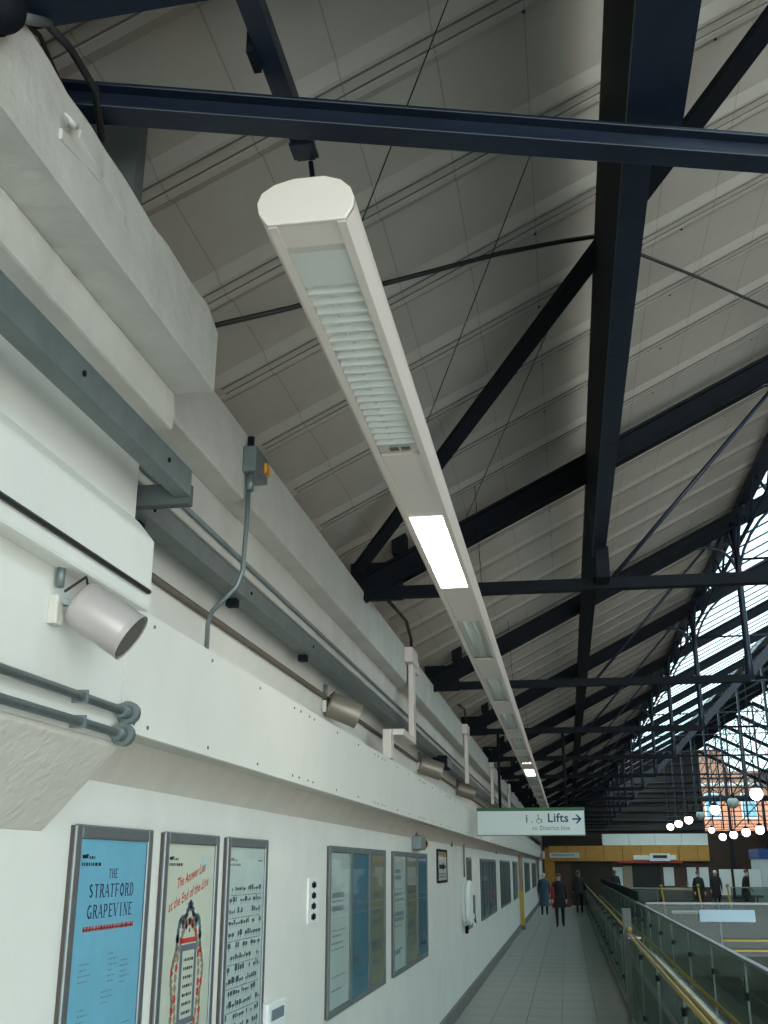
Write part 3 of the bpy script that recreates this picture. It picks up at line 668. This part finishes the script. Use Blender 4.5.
tri = [(7.25, 'pale poster, leftmost of the nearer tall triptych of frames', 'mint', 21), (8.02, 'mid blue poster, middle of the nearer tall triptych of frames', 'steelblue', 22), (8.79, 'olive poster, right one of the nearer tall triptych of frames', 'olive', 23),
       (9.99, 'pale grey green poster, leftmost of the second triptych of frames', 'mint', 24), (10.81, 'dull green poster, middle of the second triptych of frames', 'olive', 25), (11.63, 'dark blue poster, right one of the second triptych below the amber beacon', 'steelblue', 26)]
for (y, lab, p, sd) in tri: poster(y, .765 if y < 9.8 else .815, lab, p, art_lines(sd), 'galv')
poster(17.55, .72, 'single framed poster half hidden behind the white telephone hood', 'olive', art_lines(30), 'galv')
yy = 20.3; idx = 0
for (start, cnt, where) in ((20.3, 5, 'just past the telephone hood'), (26.3, 5, 'just before the yellow post'), (32.4, 3, 'beside the yellow post'), (41.0, 6, 'beyond the yellow post'), (49.5, 7, 'near the far end of the wall')):
    for k in range(cnt):
        poster(start + k * .84, .82, '%s dark framed poster of the row %s' % (ORD[k], where), ('steelblue', 'olive', 'steelblue')[(k + idx) % 3], None, 'galv')
    idx += 1
# notices, sockets, beacon, telephone
def notice_art(c, fn, pw, ph):
    b = MB(); rect(b, fn, .15, .6, .40, .55); b.poly([fn(.55, .35), fn(.95, .47), fn(.55, .62)]); b.build('arrow', 'ink', c)
    b = MB(); rect(b, fn, 0, 1, .82, 1); b.build('head_band', 'tan', c)
    b = MB(); smallprint(b, fn, .1, .9, .2, .05, 7); smallprint(b, fn, .1, .9, .1, .05, 8); b.build('notes', 'inkgrey', c)
poster(13.5, 1.05, 'small square framed notice with a dark arrow on the white wall', 'whitep', notice_art, 'darksteel', 1.70, 2.10, 'framed_notice', 'notice', 'wall notices', .03)
sp = thing('icon_plate', (XW, 6.86, 1.58), 'narrow white plate with four black pictograms between the poster groups', 'sign')
MB().box(XW, XW + .012, 6.70, 6.99, 1.565, 1.83).build('plate', 'whitep', sp, .002)
for k in range(4):
    b = MB(); z = 1.79 - k * .062
    b.box(XW + .012, XW + .0135, 6.78, 6.90, z - .016, z + .012); b.box(XW + .012, XW + .0135, 6.82, 6.86, z - .022, z + .02); b.build('pictogram', 'ink', sp)
sk = thing('wall_socket', (XW, 5.9, 1.12), 'white wall box low down beside the mint poster', 'wall box')
MB().box(XW, XW + .05, 5.70, 6.06, 1.0, 1.235).build('box', 'whitep', sk, .01); MB().box(XW + .05, XW + .056, 5.76, 6.0, 1.15, 1.20).build('slot', 'inkgrey', sk); MB().box(XW + .05, XW + .056, 5.76, 6.0, 1.05, 1.10).build('slot', 'inkgrey', sk)
bc = thing('warning_beacon', (XW, 11.8, 2.1), 'grey box with an amber beacon hanging below the fascia', 'beacon')
MB().box(XW, XW + .10, 11.35, 11.75, 2.06, 2.20).build('box', 'conduit', bc, .01); MB().tube([(XW + .05, 11.75, 2.13), (XW + .05, 11.80, 2.13)], .06, 12).build('collar', 'darksteel', bc)
MB().ell((XW + .05, 11.9, 2.13), .06, .12, .06).build('lens', 'amber', bc); MB().tube([(XW + .03, 11.5, 2.2), (XW + .03, 11.5, 2.31)], .012, 8).build('conduit', 'conduit', bc)
ph = thing('telephone_hood', (XW, 17.6, .95), 'rounded white telephone hood on the wall with a cable above', 'telephone')
pr = []
for k in range(20):
    a = 2 * math.pi * k / 20; ca, sa = math.cos(a), math.sin(a)
    pr.append((16.95 + .34 * math.copysign(abs(ca) ** .6, ca), 1.38 + .32 * math.copysign(abs(sa) ** .6, sa)))
MB().prism_x(pr, XW, XW + .05).build('backboard', 'signw', ph, .01)
MB().prism_x(pr, XW + .05, XW + .13).build('hood', 'whitep', ph, .04)
MB().box(XW + .13, XW + .16, 17.12, 17.24, 1.22, 1.48).build('handset', 'galv', ph, .01); MB().tube([(XW + .15, 17.2, 1.22), (XW + .16, 17.22, 1.08), (XW + .12, 17.25, 1.15)], .008, 6).build('cord', 'black', ph)
MB().box(XW, XW + .04, 17.15, 17.3, .93, 1.04).build('lower_box', 'darksteel', ph, .01)
MB().tube([(XW + .02, 17.0, 1.74), (XW + .02, 17.0, 2.31)], .013, 8).build('conduit', 'galv', ph)
for (y, lab) in ((24.8, 'thin conduit stub below the fascia, before the yellow post'), (15.2, 'thin conduit stub below the fascia, above the square notice')):
    tag(MB().tube([(XW + .02, y, 2.15), (XW + .02, y, 2.32)], .015, 6).build('conduit_stub', 'conduit'), lab, 'conduit', 'conduit stubs')
yp = thing('yellow_post', (-1.50, 36.1, 0), 'post against the wall, yellow below and cream above', 'post')
MB().box(-1.56, -1.44, 36.0, 36.25, 0, 1.15).build('lower_half', 'yellow', yp, .01); MB().box(-1.56, -1.44, 36.0, 36.25, 1.15, 2.31).build('upper_half', 'tan', yp, .01); MB().box(-1.575, -1.42, 35.96, 36.29, 0, .12).build('foot', 'skirting', yp)

# ------------------------------------------------------------------ hanging sign
sg = thing('hanging_sign', (-.49, 15.5, 2.30), 'white hanging sign reading Lifts to District line with a green top band', 'sign')
SX0, SX1, SZ0, SZ1, SY = -1.225, .255, 2.298, 2.675, 15.5
MB().box(SX0, SX1, SY, SY + .09, SZ0 + .01, SZ1 - .045).build('panel', 'signw', sg, .003); MB().box(SX0, SX1, SY - .001, SY + .091, SZ1 - .045, SZ1).build('top_band', 'green', sg)
MB().box(SX0, SX1, SY - .002, SY + .092, SZ0, SZ0 + .012).box(SX0 - .008, SX0, SY - .002, SY + .092, SZ0, SZ1).box(SX1, SX1 + .008, SY - .002, SY + .092, SZ0, SZ1).build('frame', 'inkgrey', sg)
sfn = lambda u, v: (u, SY - .003, v)
b = MB(); put_text(b, 'Lifts', .165, lambda a, q: sfn(-.105 + a, 2.53 + q), bold=.003); b.build('lettering', 'inkblue', sg)
b = MB(); put_text(b, 'to District line', .082, lambda a, q: sfn(-.205 + a, 2.398 + q), bold=.0008); b.build('lettering', 'inkgrey', sg)
b = MB(); ax = .165
b.poly([sfn(ax - .075, 2.508), sfn(ax + .035, 2.508), sfn(ax + .035, 2.528), sfn(ax - .075, 2.528)])
for s_ in (-1, 1): b.poly([sfn(ax + .055, 2.518), sfn(ax - .005, 2.518 + s_ * .060), sfn(ax - .030, 2.518 + s_ * .060), sfn(ax + .022, 2.518)])
b.build('arrow', 'inkblue', sg)
b = MB()
def disc(b, u, v, r, n=10): b.poly([sfn(u + r * math.cos(2 * math.pi * k / n), v + r * math.sin(2 * math.pi * k / n)) for k in range(n)])
disc(b, -.535, 2.565, .014); b.poly([sfn(-.55, 2.545), sfn(-.52, 2.545), sfn(-.528, 2.465), sfn(-.542, 2.465)]); b.build('person_icon', 'inkgrey', sg)
b = MB(); b.poly([sfn(-.475, 2.475), sfn(-.455, 2.475), sfn(-.455, 2.49), sfn(-.475, 2.49)]); b.build('case_icon', 'inkgrey', sg)
b = MB(); disc(b, -.375, 2.57, .012)
for k in range(14):
    a0 = math.pi * (.55 + 1.45 * k / 14); a1 = math.pi * (.55 + 1.45 * (k + 1) / 14)
    b.poly([sfn(-.37 + r * math.cos(a), 2.495 + r * math.sin(a)) for (r, a) in ((.036, a0), (.036, a1), (.026, a1), (.026, a0))])
b.poly([sfn(-.382, 2.555), sfn(-.368, 2.555), sfn(-.362, 2.51), sfn(-.376, 2.51)]); b.poly([sfn(-.37, 2.52), sfn(-.33, 2.52), sfn(-.318, 2.47), sfn(-.33, 2.47), sfn(-.34, 2.508), sfn(-.37, 2.508)])
b.build('wheelchair_icon', 'inkgrey', sg)
for (xx, zt) in ((-.90, 3.70), (.02, 3.70)): MB().tube([(xx, SY + .045, SZ1), (xx, SY + .045, zt + .02)], .02, 8).build('hanger', 'darksteel', sg)

# ================================================================== balustrades
def rails(b, pts, r): return b.tube(pts, r, 8)
ba = thing('balustrade', (.76, 3, 0), 'glass balustrade with a brass handrail along the right side of the walkway', 'balustrade', 'glass balustrades')
XA = .76
MB().box(XA - .05, XA + .06, 2, 56, -.012, .10).build('kerb', 'skirting', ba)
gy = 3.6; pm = MB().box(XA - .006, XA + .006, .015, 2.385, .10, .98).mesh('glass_panel', 'balglass', ba.location); po = MB().box(XA - .010, XA + .012, -.012, .012, .10, 1.0).mesh('post', 'galv', ba.location)
clm = [MB().box(XA - .028, XA + .036, -.05, .05, z - .025, z + .025).mesh('clamp', 'darksteel', ba.location) for z in (.30, .93)]
while gy < 55:
    for nme, me in (('glass_panel', pm), ('post', po), ('clamp', clm[0]), ('clamp', clm[1])):
        if nme != 'glass_panel' and abs(gy - 15.6) < .3: continue
        o = bpy.data.objects.new(nme, me); COL.objects.link(o); o.parent = ba; o.location = (0, gy, 0)
    gy += 2.4
rails(MB(), [(XA - .03, 3, 1.055), (XA - .03, 15.35, 1.055)], .017).build('handrail', 'brass', ba); rails(MB(), [(XA + .04, 3, 1.035), (XA + .04, 15.35, 1.035)], .013).build('handrail', 'brass', ba)
rails(MB(), [(XA - .03, 15.7, 1.10), (XA - .03, 56, 1.10)], .018).build('handrail', 'brass', ba)
MB().box(XA, XA + .05, 15.7, 56, 1.0, 1.05).build('capping', 'darksteel', ba)
np_ = MB().box(XA - .075, XA + .035, 15.45, 15.60, -.012, 1.36).build('newel_post', 'skirting', ba, .006)
MB().sphere((XA + .0, 15.40, 1.10), .038, 12).build('rail_end', 'brass', ba); MB().box(XA - .02, XA + .14, 15.36, 15.44, .99, 1.01).build('plate', 'whitep', ba)
bb = thing('balustrade', (1.52, 3, 0), 'outer glass balustrade with steel capping and a low brass rail over the tracks', 'balustrade', 'glass balustrades')
XB = 1.52
MB().box(XB - .04, XB + .08, 2, 58, -.45, -.30).build('kerb', 'skirting', bb); MB().box(XB - .025, XB + .025, 3, 57, 1.09, 1.12).build('capping', 'alu', bb)
pm = MB().box(XB - .006, XB + .006, .012, 2.388, -.30, 1.09).mesh('glass_panel', 'balglass', bb.location); po = MB().box(XB - .008, XB + .012, -.010, .010, -.32, 1.09).mesh('post', 'galv', bb.location)
clm = [MB().box(XB - .02, XB + .05, -.05, .05, z - .03, z + .03).mesh('clamp', 'darksteel', bb.location) for z in (0, .80)]; gy = 3.5
while gy < 56:
    for nme, me in (('glass_panel', pm), ('post', po), ('clamp', clm[0]), ('clamp', clm[1])):
        o = bpy.data.objects.new(nme, me); COL.objects.link(o); o.parent = bb; o.location = (0, gy, 0)
    gy += 2.4
rails(MB(), [(XB - .06, 3, .53), (XB - .06, 56, .53)], .022).build('handrail', 'brass', bb)
MB().box(XB + .03, XB + .07, 27, 56, 1.12, 1.34).build('dark_coping', 'darksteel', bb)
def cross(y, x0, x1, label, rails_z, step=1.6, tall=1.12):
    c = thing('balustrade', (x0, y, 0), label, 'balustrade', 'glass balustrades')
    MB().box(x0, x1, y - .03, y + .03, tall - .04, tall).build('capping', 'alu', c)
    x = x0
    while x < x1 - .1:
        xe = min(x + step, x1)
        MB().box(x + .02, xe - .02, y - .006, y + .006, .05, tall - .04).build('glass_panel', 'crossglass', c); MB().box(x - .02, x + .02, y - .02, y + .02, 0, tall - .04).build('post', 'galv', c); x = xe
    for z in rails_z: MB().tube([(x0 + 1.6, y - .07, z), (x1, y - .07, z)], .028, 8).build('handrail', 'brass', c)
    MB().box(x0, x1, y - .06, y + .06, -.2, .05).build('kerb', 'skirting', c)
    return c
cross(26.3, 1.7, 12, 'glass balustrade with two brass rails across the near edge of the concourse', (.34, .13))
cross(44, 1.7, 4.6, 'short glass barrier with a brass top in front of the far doorway', (1.05,))
cross(46, 6.3, 13.5, 'far glass barrier with steel capping in front of the bright openings', ())
ib = thing('info_board', (4.0, 26.2, .7), 'pale blue board fixed on the front of the concourse balustrade', 'board')
MB().box(2.85, 4.05, 26.20, 26.24, .72, .97).build('panel', 'paleblue', ib); MB().box(2.9, 2.95, 26.24, 26.27, .70, .95).build('clip', 'alu', ib); MB().box(3.95, 4.0, 26.24, 26.27, .70, .95).build('clip', 'alu', ib)
for (x, y, lab) in ((3.55, 43.6, 'slanted yellow newel at the end of the short glass barrier'), (5.05, 45.0, 'yellow newel left of the two dark figures'), (6.2, 45.4, 'yellow newel right of the two dark figures')):
    c = thing('yellow_newel', (x, y, 0), lab, 'post', 'yellow newels on the concourse')
    MB().bar((x, y, 0), (x - .12, y, 1.15), .065, .065).build('shaft', 'yellow', c, .01); MB().sphere((x - .12, y, 1.17), .07, 10).build('cap', 'brass', c)
cb2 = thing('low_counter', (6.5, 40, 0), 'low grey counter standing behind the concourse balustrade', 'counter')
MB().box(7.0, 12, 40, 40.6, .0, .95).build('body', 'galv', cb2, .01); MB().box(6.95, 12.05, 39.95, 40.65, .95, 1.0).build('top', 'alu', cb2)
bn = thing('bench', (4.4, 38, 0), 'pale grey bench on the concourse beyond the brass rails', 'bench')
MB().box(3.3, 4.9, 38, 38.5, .42, .50).build('seat', 'whitep', bn, .01); MB().box(3.4, 3.5, 38.05, 38.45, 0, .42).build('leg', 'galv', bn); MB().box(4.7, 4.8, 38.05, 38.45, 0, .42).build('leg', 'galv', bn)

# ================================================================== far end: lobby, cladding wall, gable
lob = thing('lift_lobby', (3, 58, 0), 'far lift lobby with orange wood fascia and a white box on top', 'building')
MB().box(-.68, 7.05, 58.2, 62, 0, 2.15).build('lobby_wall', 'maroon', lob)
x = -.95; k = 0
while x < 7.0:
    xe = min(x + .93, 7.05); MB().box(x + .01, xe - .01, 57.9, 58.25, 2.14, 2.88).build('fascia_panel', 'orange', lob); x = xe
MB().box(-.95, 7.05, 58.0, 62, 2.13, 2.9).build('fascia_core', 'brown', lob)
x = 1.8
while x < 7.0:
    xe = min(x + 1.32, 7.05); MB().box(x + .008, xe - .008, 58.0, 58.6, 2.89, 3.46).build('roof_panel', 'whitep', lob); x = xe
MB().box(2.5, 5.7, 57.86, 57.9, 2.04, 2.13).build('red_strip', 'red', lob)
MB().box(3.3, 5.4, 57.80, 57.95, 2.20, 2.42).build('sign_panel', 'whitep', lob); s2 = MB().box(4.1, 5.1, 57.70, 57.80, 2.14, 2.5).build('display_case', 'whitep', lob); MB().box(4.25, 4.95, 57.69, 57.70, 2.28, 2.42).build('display', 'black', s2)
MB().box(-.9, .6, 57.80, 57.92, 2.30, 2.55).build('sign_panel', 'signw', lob); b = MB(); smallprint(b, lambda u, v: (-.8 + u * 1.3, 57.79, 2.3 + v * .25), 0, .9, .4, .3, 3); b.build('sign_print', 'inkgrey', lob)
for (x0, x1, z0, z1, mm) in ((2.25, 2.72, .7, 1.85, 'signw'), (4.75, 5.25, .95, 1.85, 'whitep'), (5.9, 6.35, .9, 1.85, 'whitep'), (6.5, 6.95, .9, 1.85, 'whitep')):
    f = MB().box(x0, x1, 58.12, 58.2, z0, z1).build('window', mm, lob)
    MB().box(x0 - .04, x1 + .04, 58.10, 58.13, z1, z1 + .05).build('lintel', 'black', f)
MB().box(3.2, 4.6, 58.10, 58.2, 0, 2.05).build('doorway_shade_panel', 'black', lob); MB().box(2.75, 3.2, 58.12, 58.2, 0, 1.9).build('door_leaf', 'tan', lob)  # black slab on the wall face: doorway's inner shade put in as colour
MB().box(.2, 2.2, 58.10, 58.2, 0, 2.1).build('recess_shade_panel', 'brown', lob)  # flat brown slab, no real recess: its shade is painted on
op = thing('orange_pillar', (-1.1, 68.7, 0), 'orange wood panelled pillar ending the white wall', 'pillar')
MB().box(-1.40, -.72, 68.5, 69.0, .1, 2.95).build('panel', 'orange', op); MB().box(-1.42, -.70, 68.48, 69.02, 0, .1).build('plinth', 'skirting', op)
clad = thing('clad_wall', (3, 59, 3.5), 'dark brown ribbed cladding rising above the lift lobby to the roof', 'wall')
MB().prism_y([(-1.30, 2.9), (7.05, 2.9), (7.05, rz(7.05)), (-1.30, rz(-1.30))], 59.2, 59.5).build('sheeting', 'brown', clad)
for k in range(8): MB().box(max(-1.8, (3.95 + k * .5 - 4.6) / .51), 7.0, 59.10, 59.2, 3.6 + k * .48, 3.66 + k * .48).build('rib', 'darksteel', clad)
gab = sroot('window_2')
GY = 72.0
for z, h in ((7.2, .12), (5.95, .35), (3.9, .2)): MB().box(max(-1.4, (z - 4.6) / .51), 16.6 - max(-1.4, (z - 4.6) / .51), GY, GY + .15, z - h / 2, z + h / 2).build('transom', 'navy', gab)
for x in (3.2, 6.2, 8.3, 10.2, 12.3, 14.5): MB().box(x - .08, x + .08, GY, GY + .15, 0, rz(min(x, 16.6 - x)) - .05).build('mullion', 'navy', gab)
for (xa, xb) in ((6.2, 8.3), (8.3, 10.2), (10.2, 12.3)):
    MB().bar((xa, GY + .07, 5.95), (xb, GY + .07, 7.2), .06, .06).build('cross_brace', 'navy', gab); MB().bar((xb, GY + .07, 5.95), (xa, GY + .07, 7.2), .06, .06).build('cross_brace', 'navy', gab)
    MB().bar((xa, GY + .07, 3.9), (xb, GY + .07, 5.9), .06, .06).build('cross_brace', 'navy', gab)
for (xa, xb) in ((3.2, 6.2), (6.2, 8.3), (8.3, 10.2), (10.2, 12.3), (12.3, 14.5)):
    za = lambda x: rz(min(x, 16.6 - x)) - .05
    MB().poly([(xa, GY + .1, 5.95), (xb, GY + .1, 5.95), (xb, GY + .1, za(xb)), (xa, GY + .1, za(xa))]).build('glass_pane', 'skyglass', gab)
struct(MB().box(-1.9, 18.2, 72.6, 73, -5.6, 3.8).build('wall_end', 'maroon'))
bld = thing('brick_building', (11, 84, 0), 'orange brick building outside beyond the far gable', 'building')
MB().prism_y([(2, -5), (26, -5), (26, 10.5), (19, 10.5), (15.2, 8.6), (12.2, 8.6), (11.6, 10.2), (2, 10.2)], 84, 90).build('facade', 'brick', bld)
for k in range(7):
    f = MB().box(5 + k * 2.6, 6.1 + k * 2.6, 83.9, 84.05, 5.2, 7.0).build('window', 'whitep', bld); MB().box(5.08 + k * 2.6, 6.02 + k * 2.6, 83.86, 83.9, 5.28, 6.92).build('pane', 'steelblue', f)
MB().box(2, 26, 83.8, 84, 7.55, 7.75).build('string_course', 'cement', bld)
ki = thing('kiosk', (10.5, 60, 0), 'white kiosk with a royal blue fascia at the right edge', 'kiosk')
MB().box(9.8, 14.5, 60, 63, 0, 2.25).build('body', 'whitep', ki); MB().box(9.75, 14.55, 59.9, 63.1, 2.25, 2.75).build('fascia', 'royal', ki); MB().box(10.6, 10.9, 59.88, 59.9, 2.0, 2.6).build('sign_panel', 'maroon', ki)
for (x, lab) in ((7.6, 'bright white screen panel beside the lobby corner, leftmost'), (8.3, 'bright white screen panel, middle of three right of the lobby'), (9.0, 'bright white screen panel next to the blue kiosk')):
    c = thing('screen_panel', (x, 57, 0), lab, 'panel', 'white screens right of the lobby')
    MB().box(x - .28, x + .28, 57, 57.08, .55, 1.75).build('panel', 'whitep', c); MB().box(x - .3, x + .3, 56.98, 57.1, .45, .55).build('foot_rail', 'galv', c); MB().box(x - .03, x + .03, 57, 57.08, 0, .45).build('leg', 'galv', c)
# ------------------------------------------------------------------ globe lamps
def globe(x, y, z, lit, lab, r=.17, dark=False):
    c = thing('globe_lamp', (x, y, z), lab, 'lamp', 'globe lamps over the concourse')
    MB().sphere((x, y, z), r, 16).build('globe', 'globe' if lit else 'globeoff', c)
    MB().tube([(x, y, z + r * .8), (x, y, z + r * 1.1), (x, y, z + r * 1.5)], [r * .7, r * .6, .03], 12).build('gallery', 'darksteel', c)
    zt = rz(min(x, 16.6 - x)) + (.028 if x > 5.5 else -.07)
    MB().tube([(x, y, z + r * 1.4), (x, y, zt)], .014, 6).build('stem', 'darksteel', c)
r1 = [30, 34.2, 38.4, 42.5, 46.7, 50.9, 55.0]
for i, y in enumerate(r1):
    globe(4.985, y, 3.70, i not in (1, 3), ('unlit' if i in (1, 3) else 'lit') + ' white globe lamp, %s from the camera in the upper row' % ORD[i])
for i, y in enumerate((40.4, 43.7, 47, 50.5, 54)):
    globe(7.25, y, 3.2, True, 'lit white globe lamp, %s from the right edge in the lower row' % ORD[i])
globe(6.85, 54.6, 3.52, True, 'lit white globe lamp close to the corner of the brown cladding', .14)

# ================================================================== people
def person(x, y, h, face, label, coat, legs='trous', hair='hairb', hem=.50, stride=.10, extra=None, arms=(.0, .0), lean=0):
    s = h / 1.72
    c = thing('person', (x, y, 0), label, 'person', 'people in the station')
    J = {}; E_ = []
    def jn(n, p, r): J[n] = (Vector(p), r)
    jn('pel', (0, 0, .93), (.15, .11)); jn('waist', (0, .01, 1.10), (.14, .10)); jn('chest', (0, lean * .5, 1.32), (.17, .115)); jn('neck', (0, lean, 1.47), (.055, .055)); jn('jaw', (0, lean - .015, 1.54), (.065, .075)); jn('head', (0, lean, 1.62), (.078, .092)); jn('crown', (0, lean + .01, 1.70), (.05, .055))
    for sd, nm in ((-1, 'l'), (1, 'r')):
        st = stride * sd
        jn(nm + 'hip', (.09 * sd, 0, .86), (.085, .09)); jn(nm + 'knee', (.10 * sd, -.03 + st * .6, .48), (.06, .065)); jn(nm + 'ank', (.10 * sd, st, .09), (.04, .045)); jn(nm + 'toe', (.11 * sd, st - .15, .04), (.04, .03))
        a = arms[0 if sd < 0 else 1]
        jn(nm + 'sh', (.18 * sd, lean * .5, 1.40), (.06, .06)); jn(nm + 'el', (.24 * sd, .03 - a * .1, 1.12), (.05, .05)); jn(nm + 'wr', (.24 * sd, -.06 - a * .25, .90 + a * .18), (.033, .033)); jn(nm + 'hd', (.235 * sd, -.09 - a * .30, .82 + a * .2), (.03, .042))
        E_ += [('pel', nm + 'hip'), (nm + 'hip', nm + 'knee'), (nm + 'knee', nm + 'ank'), (nm + 'ank', nm + 'toe'), ('chest', nm + 'sh'), (nm + 'sh', nm + 'el'), (nm + 'el', nm + 'wr'), (nm + 'wr', nm + 'hd')]
        for q, (fx, L) in enumerate(((-.012, .07), (-.004, .085), (.004, .08), (.012, .065))):
            jn(nm + 'f%d' % q, (.235 * sd + fx * .3, -.09 - a * .30 + fx * 1.6 - .01, .82 + a * .2 - L), (.008, .008)); E_.append((nm + 'hd', nm + 'f%d' % q))
        jn(nm + 'th', (.225 * sd, -.135 - a * .30, .80 + a * .2), (.009, .009)); E_.append((nm + 'hd', nm + 'th'))
    E_ += [('pel', 'waist'), ('waist', 'chest'), ('chest', 'neck'), ('neck', 'jaw'), ('jaw', 'head'), ('head', 'crown')]
    names = list(J); ix = {n: i for i, n in enumerate(names)}
    me = bpy.data.meshes.new('body'); me.from_pydata([J[n][0] * s for n in names], [(ix[a], ix[b]) for a, b in E_], [])
    ob = bpy.data.objects.new('body', me); COL.objects.link(ob)
    ob.modifiers.new('skin', 'SKIN')
    for n in names: me.skin_vertices[0].data[ix[n]].radius = (J[n][1][0] * s, J[n][1][1] * s)
    me.skin_vertices[0].data[ix['pel']].use_root = True
    sb = ob.modifiers.new('sub', 'SUBSURF'); sb.levels = 1; sb.render_levels = 1
    dg = bpy.context.evaluated_depsgraph_get(); dg.update()
    m2 = bpy.data.meshes.new_from_object(ob.evaluated_get(dg)); bpy.data.objects.remove(ob); bpy.data.meshes.remove(me)
    m2.materials.clear()
    for k in ('skin', legs, coat, 'shoe', hair): m2.materials.append(M[k])
    for p in m2.polygons:
        z = p.center.z / s; px = abs(p.center.x) / s
        if z < .085: i = 3
        elif px > .19 and z < .895 + .19 * max(arms): i = 0
        elif z < .90: i = 1
        elif z < 1.475: i = 2
        elif z > 1.645 or (p.center.y / s > lean + .03 and z > 1.5): i = 4
        else: i = 0
        p.material_index = i; p.use_smooth = True
    ob = bpy.data.objects.new('body', m2); COL.objects.link(ob); ob.parent = c; ob.rotation_euler.z = face
    rot = Matrix.Rotation(face, 4, 'Z')
    def part(mb, nm, mm):
        o = bpy.data.objects.new(nm, mb.mesh(nm, mm)); COL.objects.link(o); o.parent = c; o.rotation_euler.z = face; return o
    ct = MB(); n = 18; rows = [(hem, .215, .165), (hem + .15, .205, .155), (.93, .19, .14), (1.08, .175, .128), (1.25, .195, .135), (1.38, .185, .12), (1.45, .10, .085), (1.49, .07, .07)]
    vs = [(rx * s * math.cos(2 * math.pi * k / n), (lean * max(0, z - 1) * 1.6 + ry * math.sin(2 * math.pi * k / n) + .005) * s, z * s) for (z, rx, ry) in rows for k in range(n)]
    ct._add(vs, [(i * n + k, i * n + (k + 1) % n, (i + 1) * n + (k + 1) % n, (i + 1) * n + k) for i in range(len(rows) - 1) for k in range(n)], True)
    part(ct, 'coat', coat)
    hr = MB().ell((0, (lean + .018) * s, 1.655 * s), .088 * s, .095 * s, .085 * s); part(hr, 'hair', hair)
    fc = MB()
    for sd in (-1, 1): fc.ell((.03 * sd * s, (lean - .092) * s, 1.615 * s), .011 * s, .006 * s, .007 * s, 8)
    part(fc, 'eyes', 'ink'); part(MB().ell((0, (lean - .105) * s, 1.585 * s), .011 * s, .016 * s, .018 * s, 8), 'nose', 'skin'); part(MB().ell((0, (lean - .088) * s, 1.548 * s), .022 * s, .006 * s, .006 * s, 8), 'mouth', 'redcloth')
    ers = MB()
    for sd in (-1, 1): ers.ell((.088 * sd * s, lean * s, 1.60 * s), .010 * s, .018 * s, .028 * s, 8)
    part(ers, 'ears', 'skin')
    if extra: extra(part, s)
    return c
def bag_extra(part, s):
    part(MB().prism_y([(.20 * s, .64 * s), (.40 * s, .64 * s), (.38 * s, .88 * s), (.22 * s, .88 * s)], -.08, .04), 'handbag', 'redbag'); part(MB().tube([(.30 * s, -.02, .92 * s), (.27 * s, -.01, 1.1 * s), (.16 * s, 0, 1.43 * s)], .012, 6), 'bag_strap', 'redbag')
    part(MB().ell((-.20 * s, .03, 1.0 * s), .09 * s, .13 * s, .42 * s), 'red_scarf', 'redcloth')
person(-.34, 37.8, 1.66, 0, 'person walking towards camera in black coat with red scarf and bag', 'coatblack', hair='hairb', hem=.62, stride=.12, extra=bag_extra)
person(-1.02, 46.2, 1.62, math.pi, 'person in a long blue grey coat beside the wall, pale hat', 'coatblue', hair='hairw', hem=.38, stride=.08)
person(.40, 48.5, 1.72, math.pi, 'person in dark clothes walking next to the balustrade', 'coatblack', hair='hairb', hem=.75, stride=.14)
person(5.35, 48.5, 1.7, .4, 'dark clothed person standing between the yellow newels', 'coatblack', hem=.6)
person(4.95, 49.2, 1.25, 2.0, 'short dark figure in front of the lobby doorway', 'coatblack', hem=.4)
person(7.35, 49.5, 1.75, 1.2, 'dark clothed person leaning forward by the far glass barrier', 'coatblack', lean=-.12, hem=.6, arms=(.5, .5))
person(2.2, 55.5, 1.7, math.pi, 'dark figure standing in front of the pale lobby door', 'coatblack', hem=.7)
person(6.55, 52.5, 1.7, 0, 'dark clothed person at the corner of the lobby', 'coatblack', hair='hairw', hem=.6)
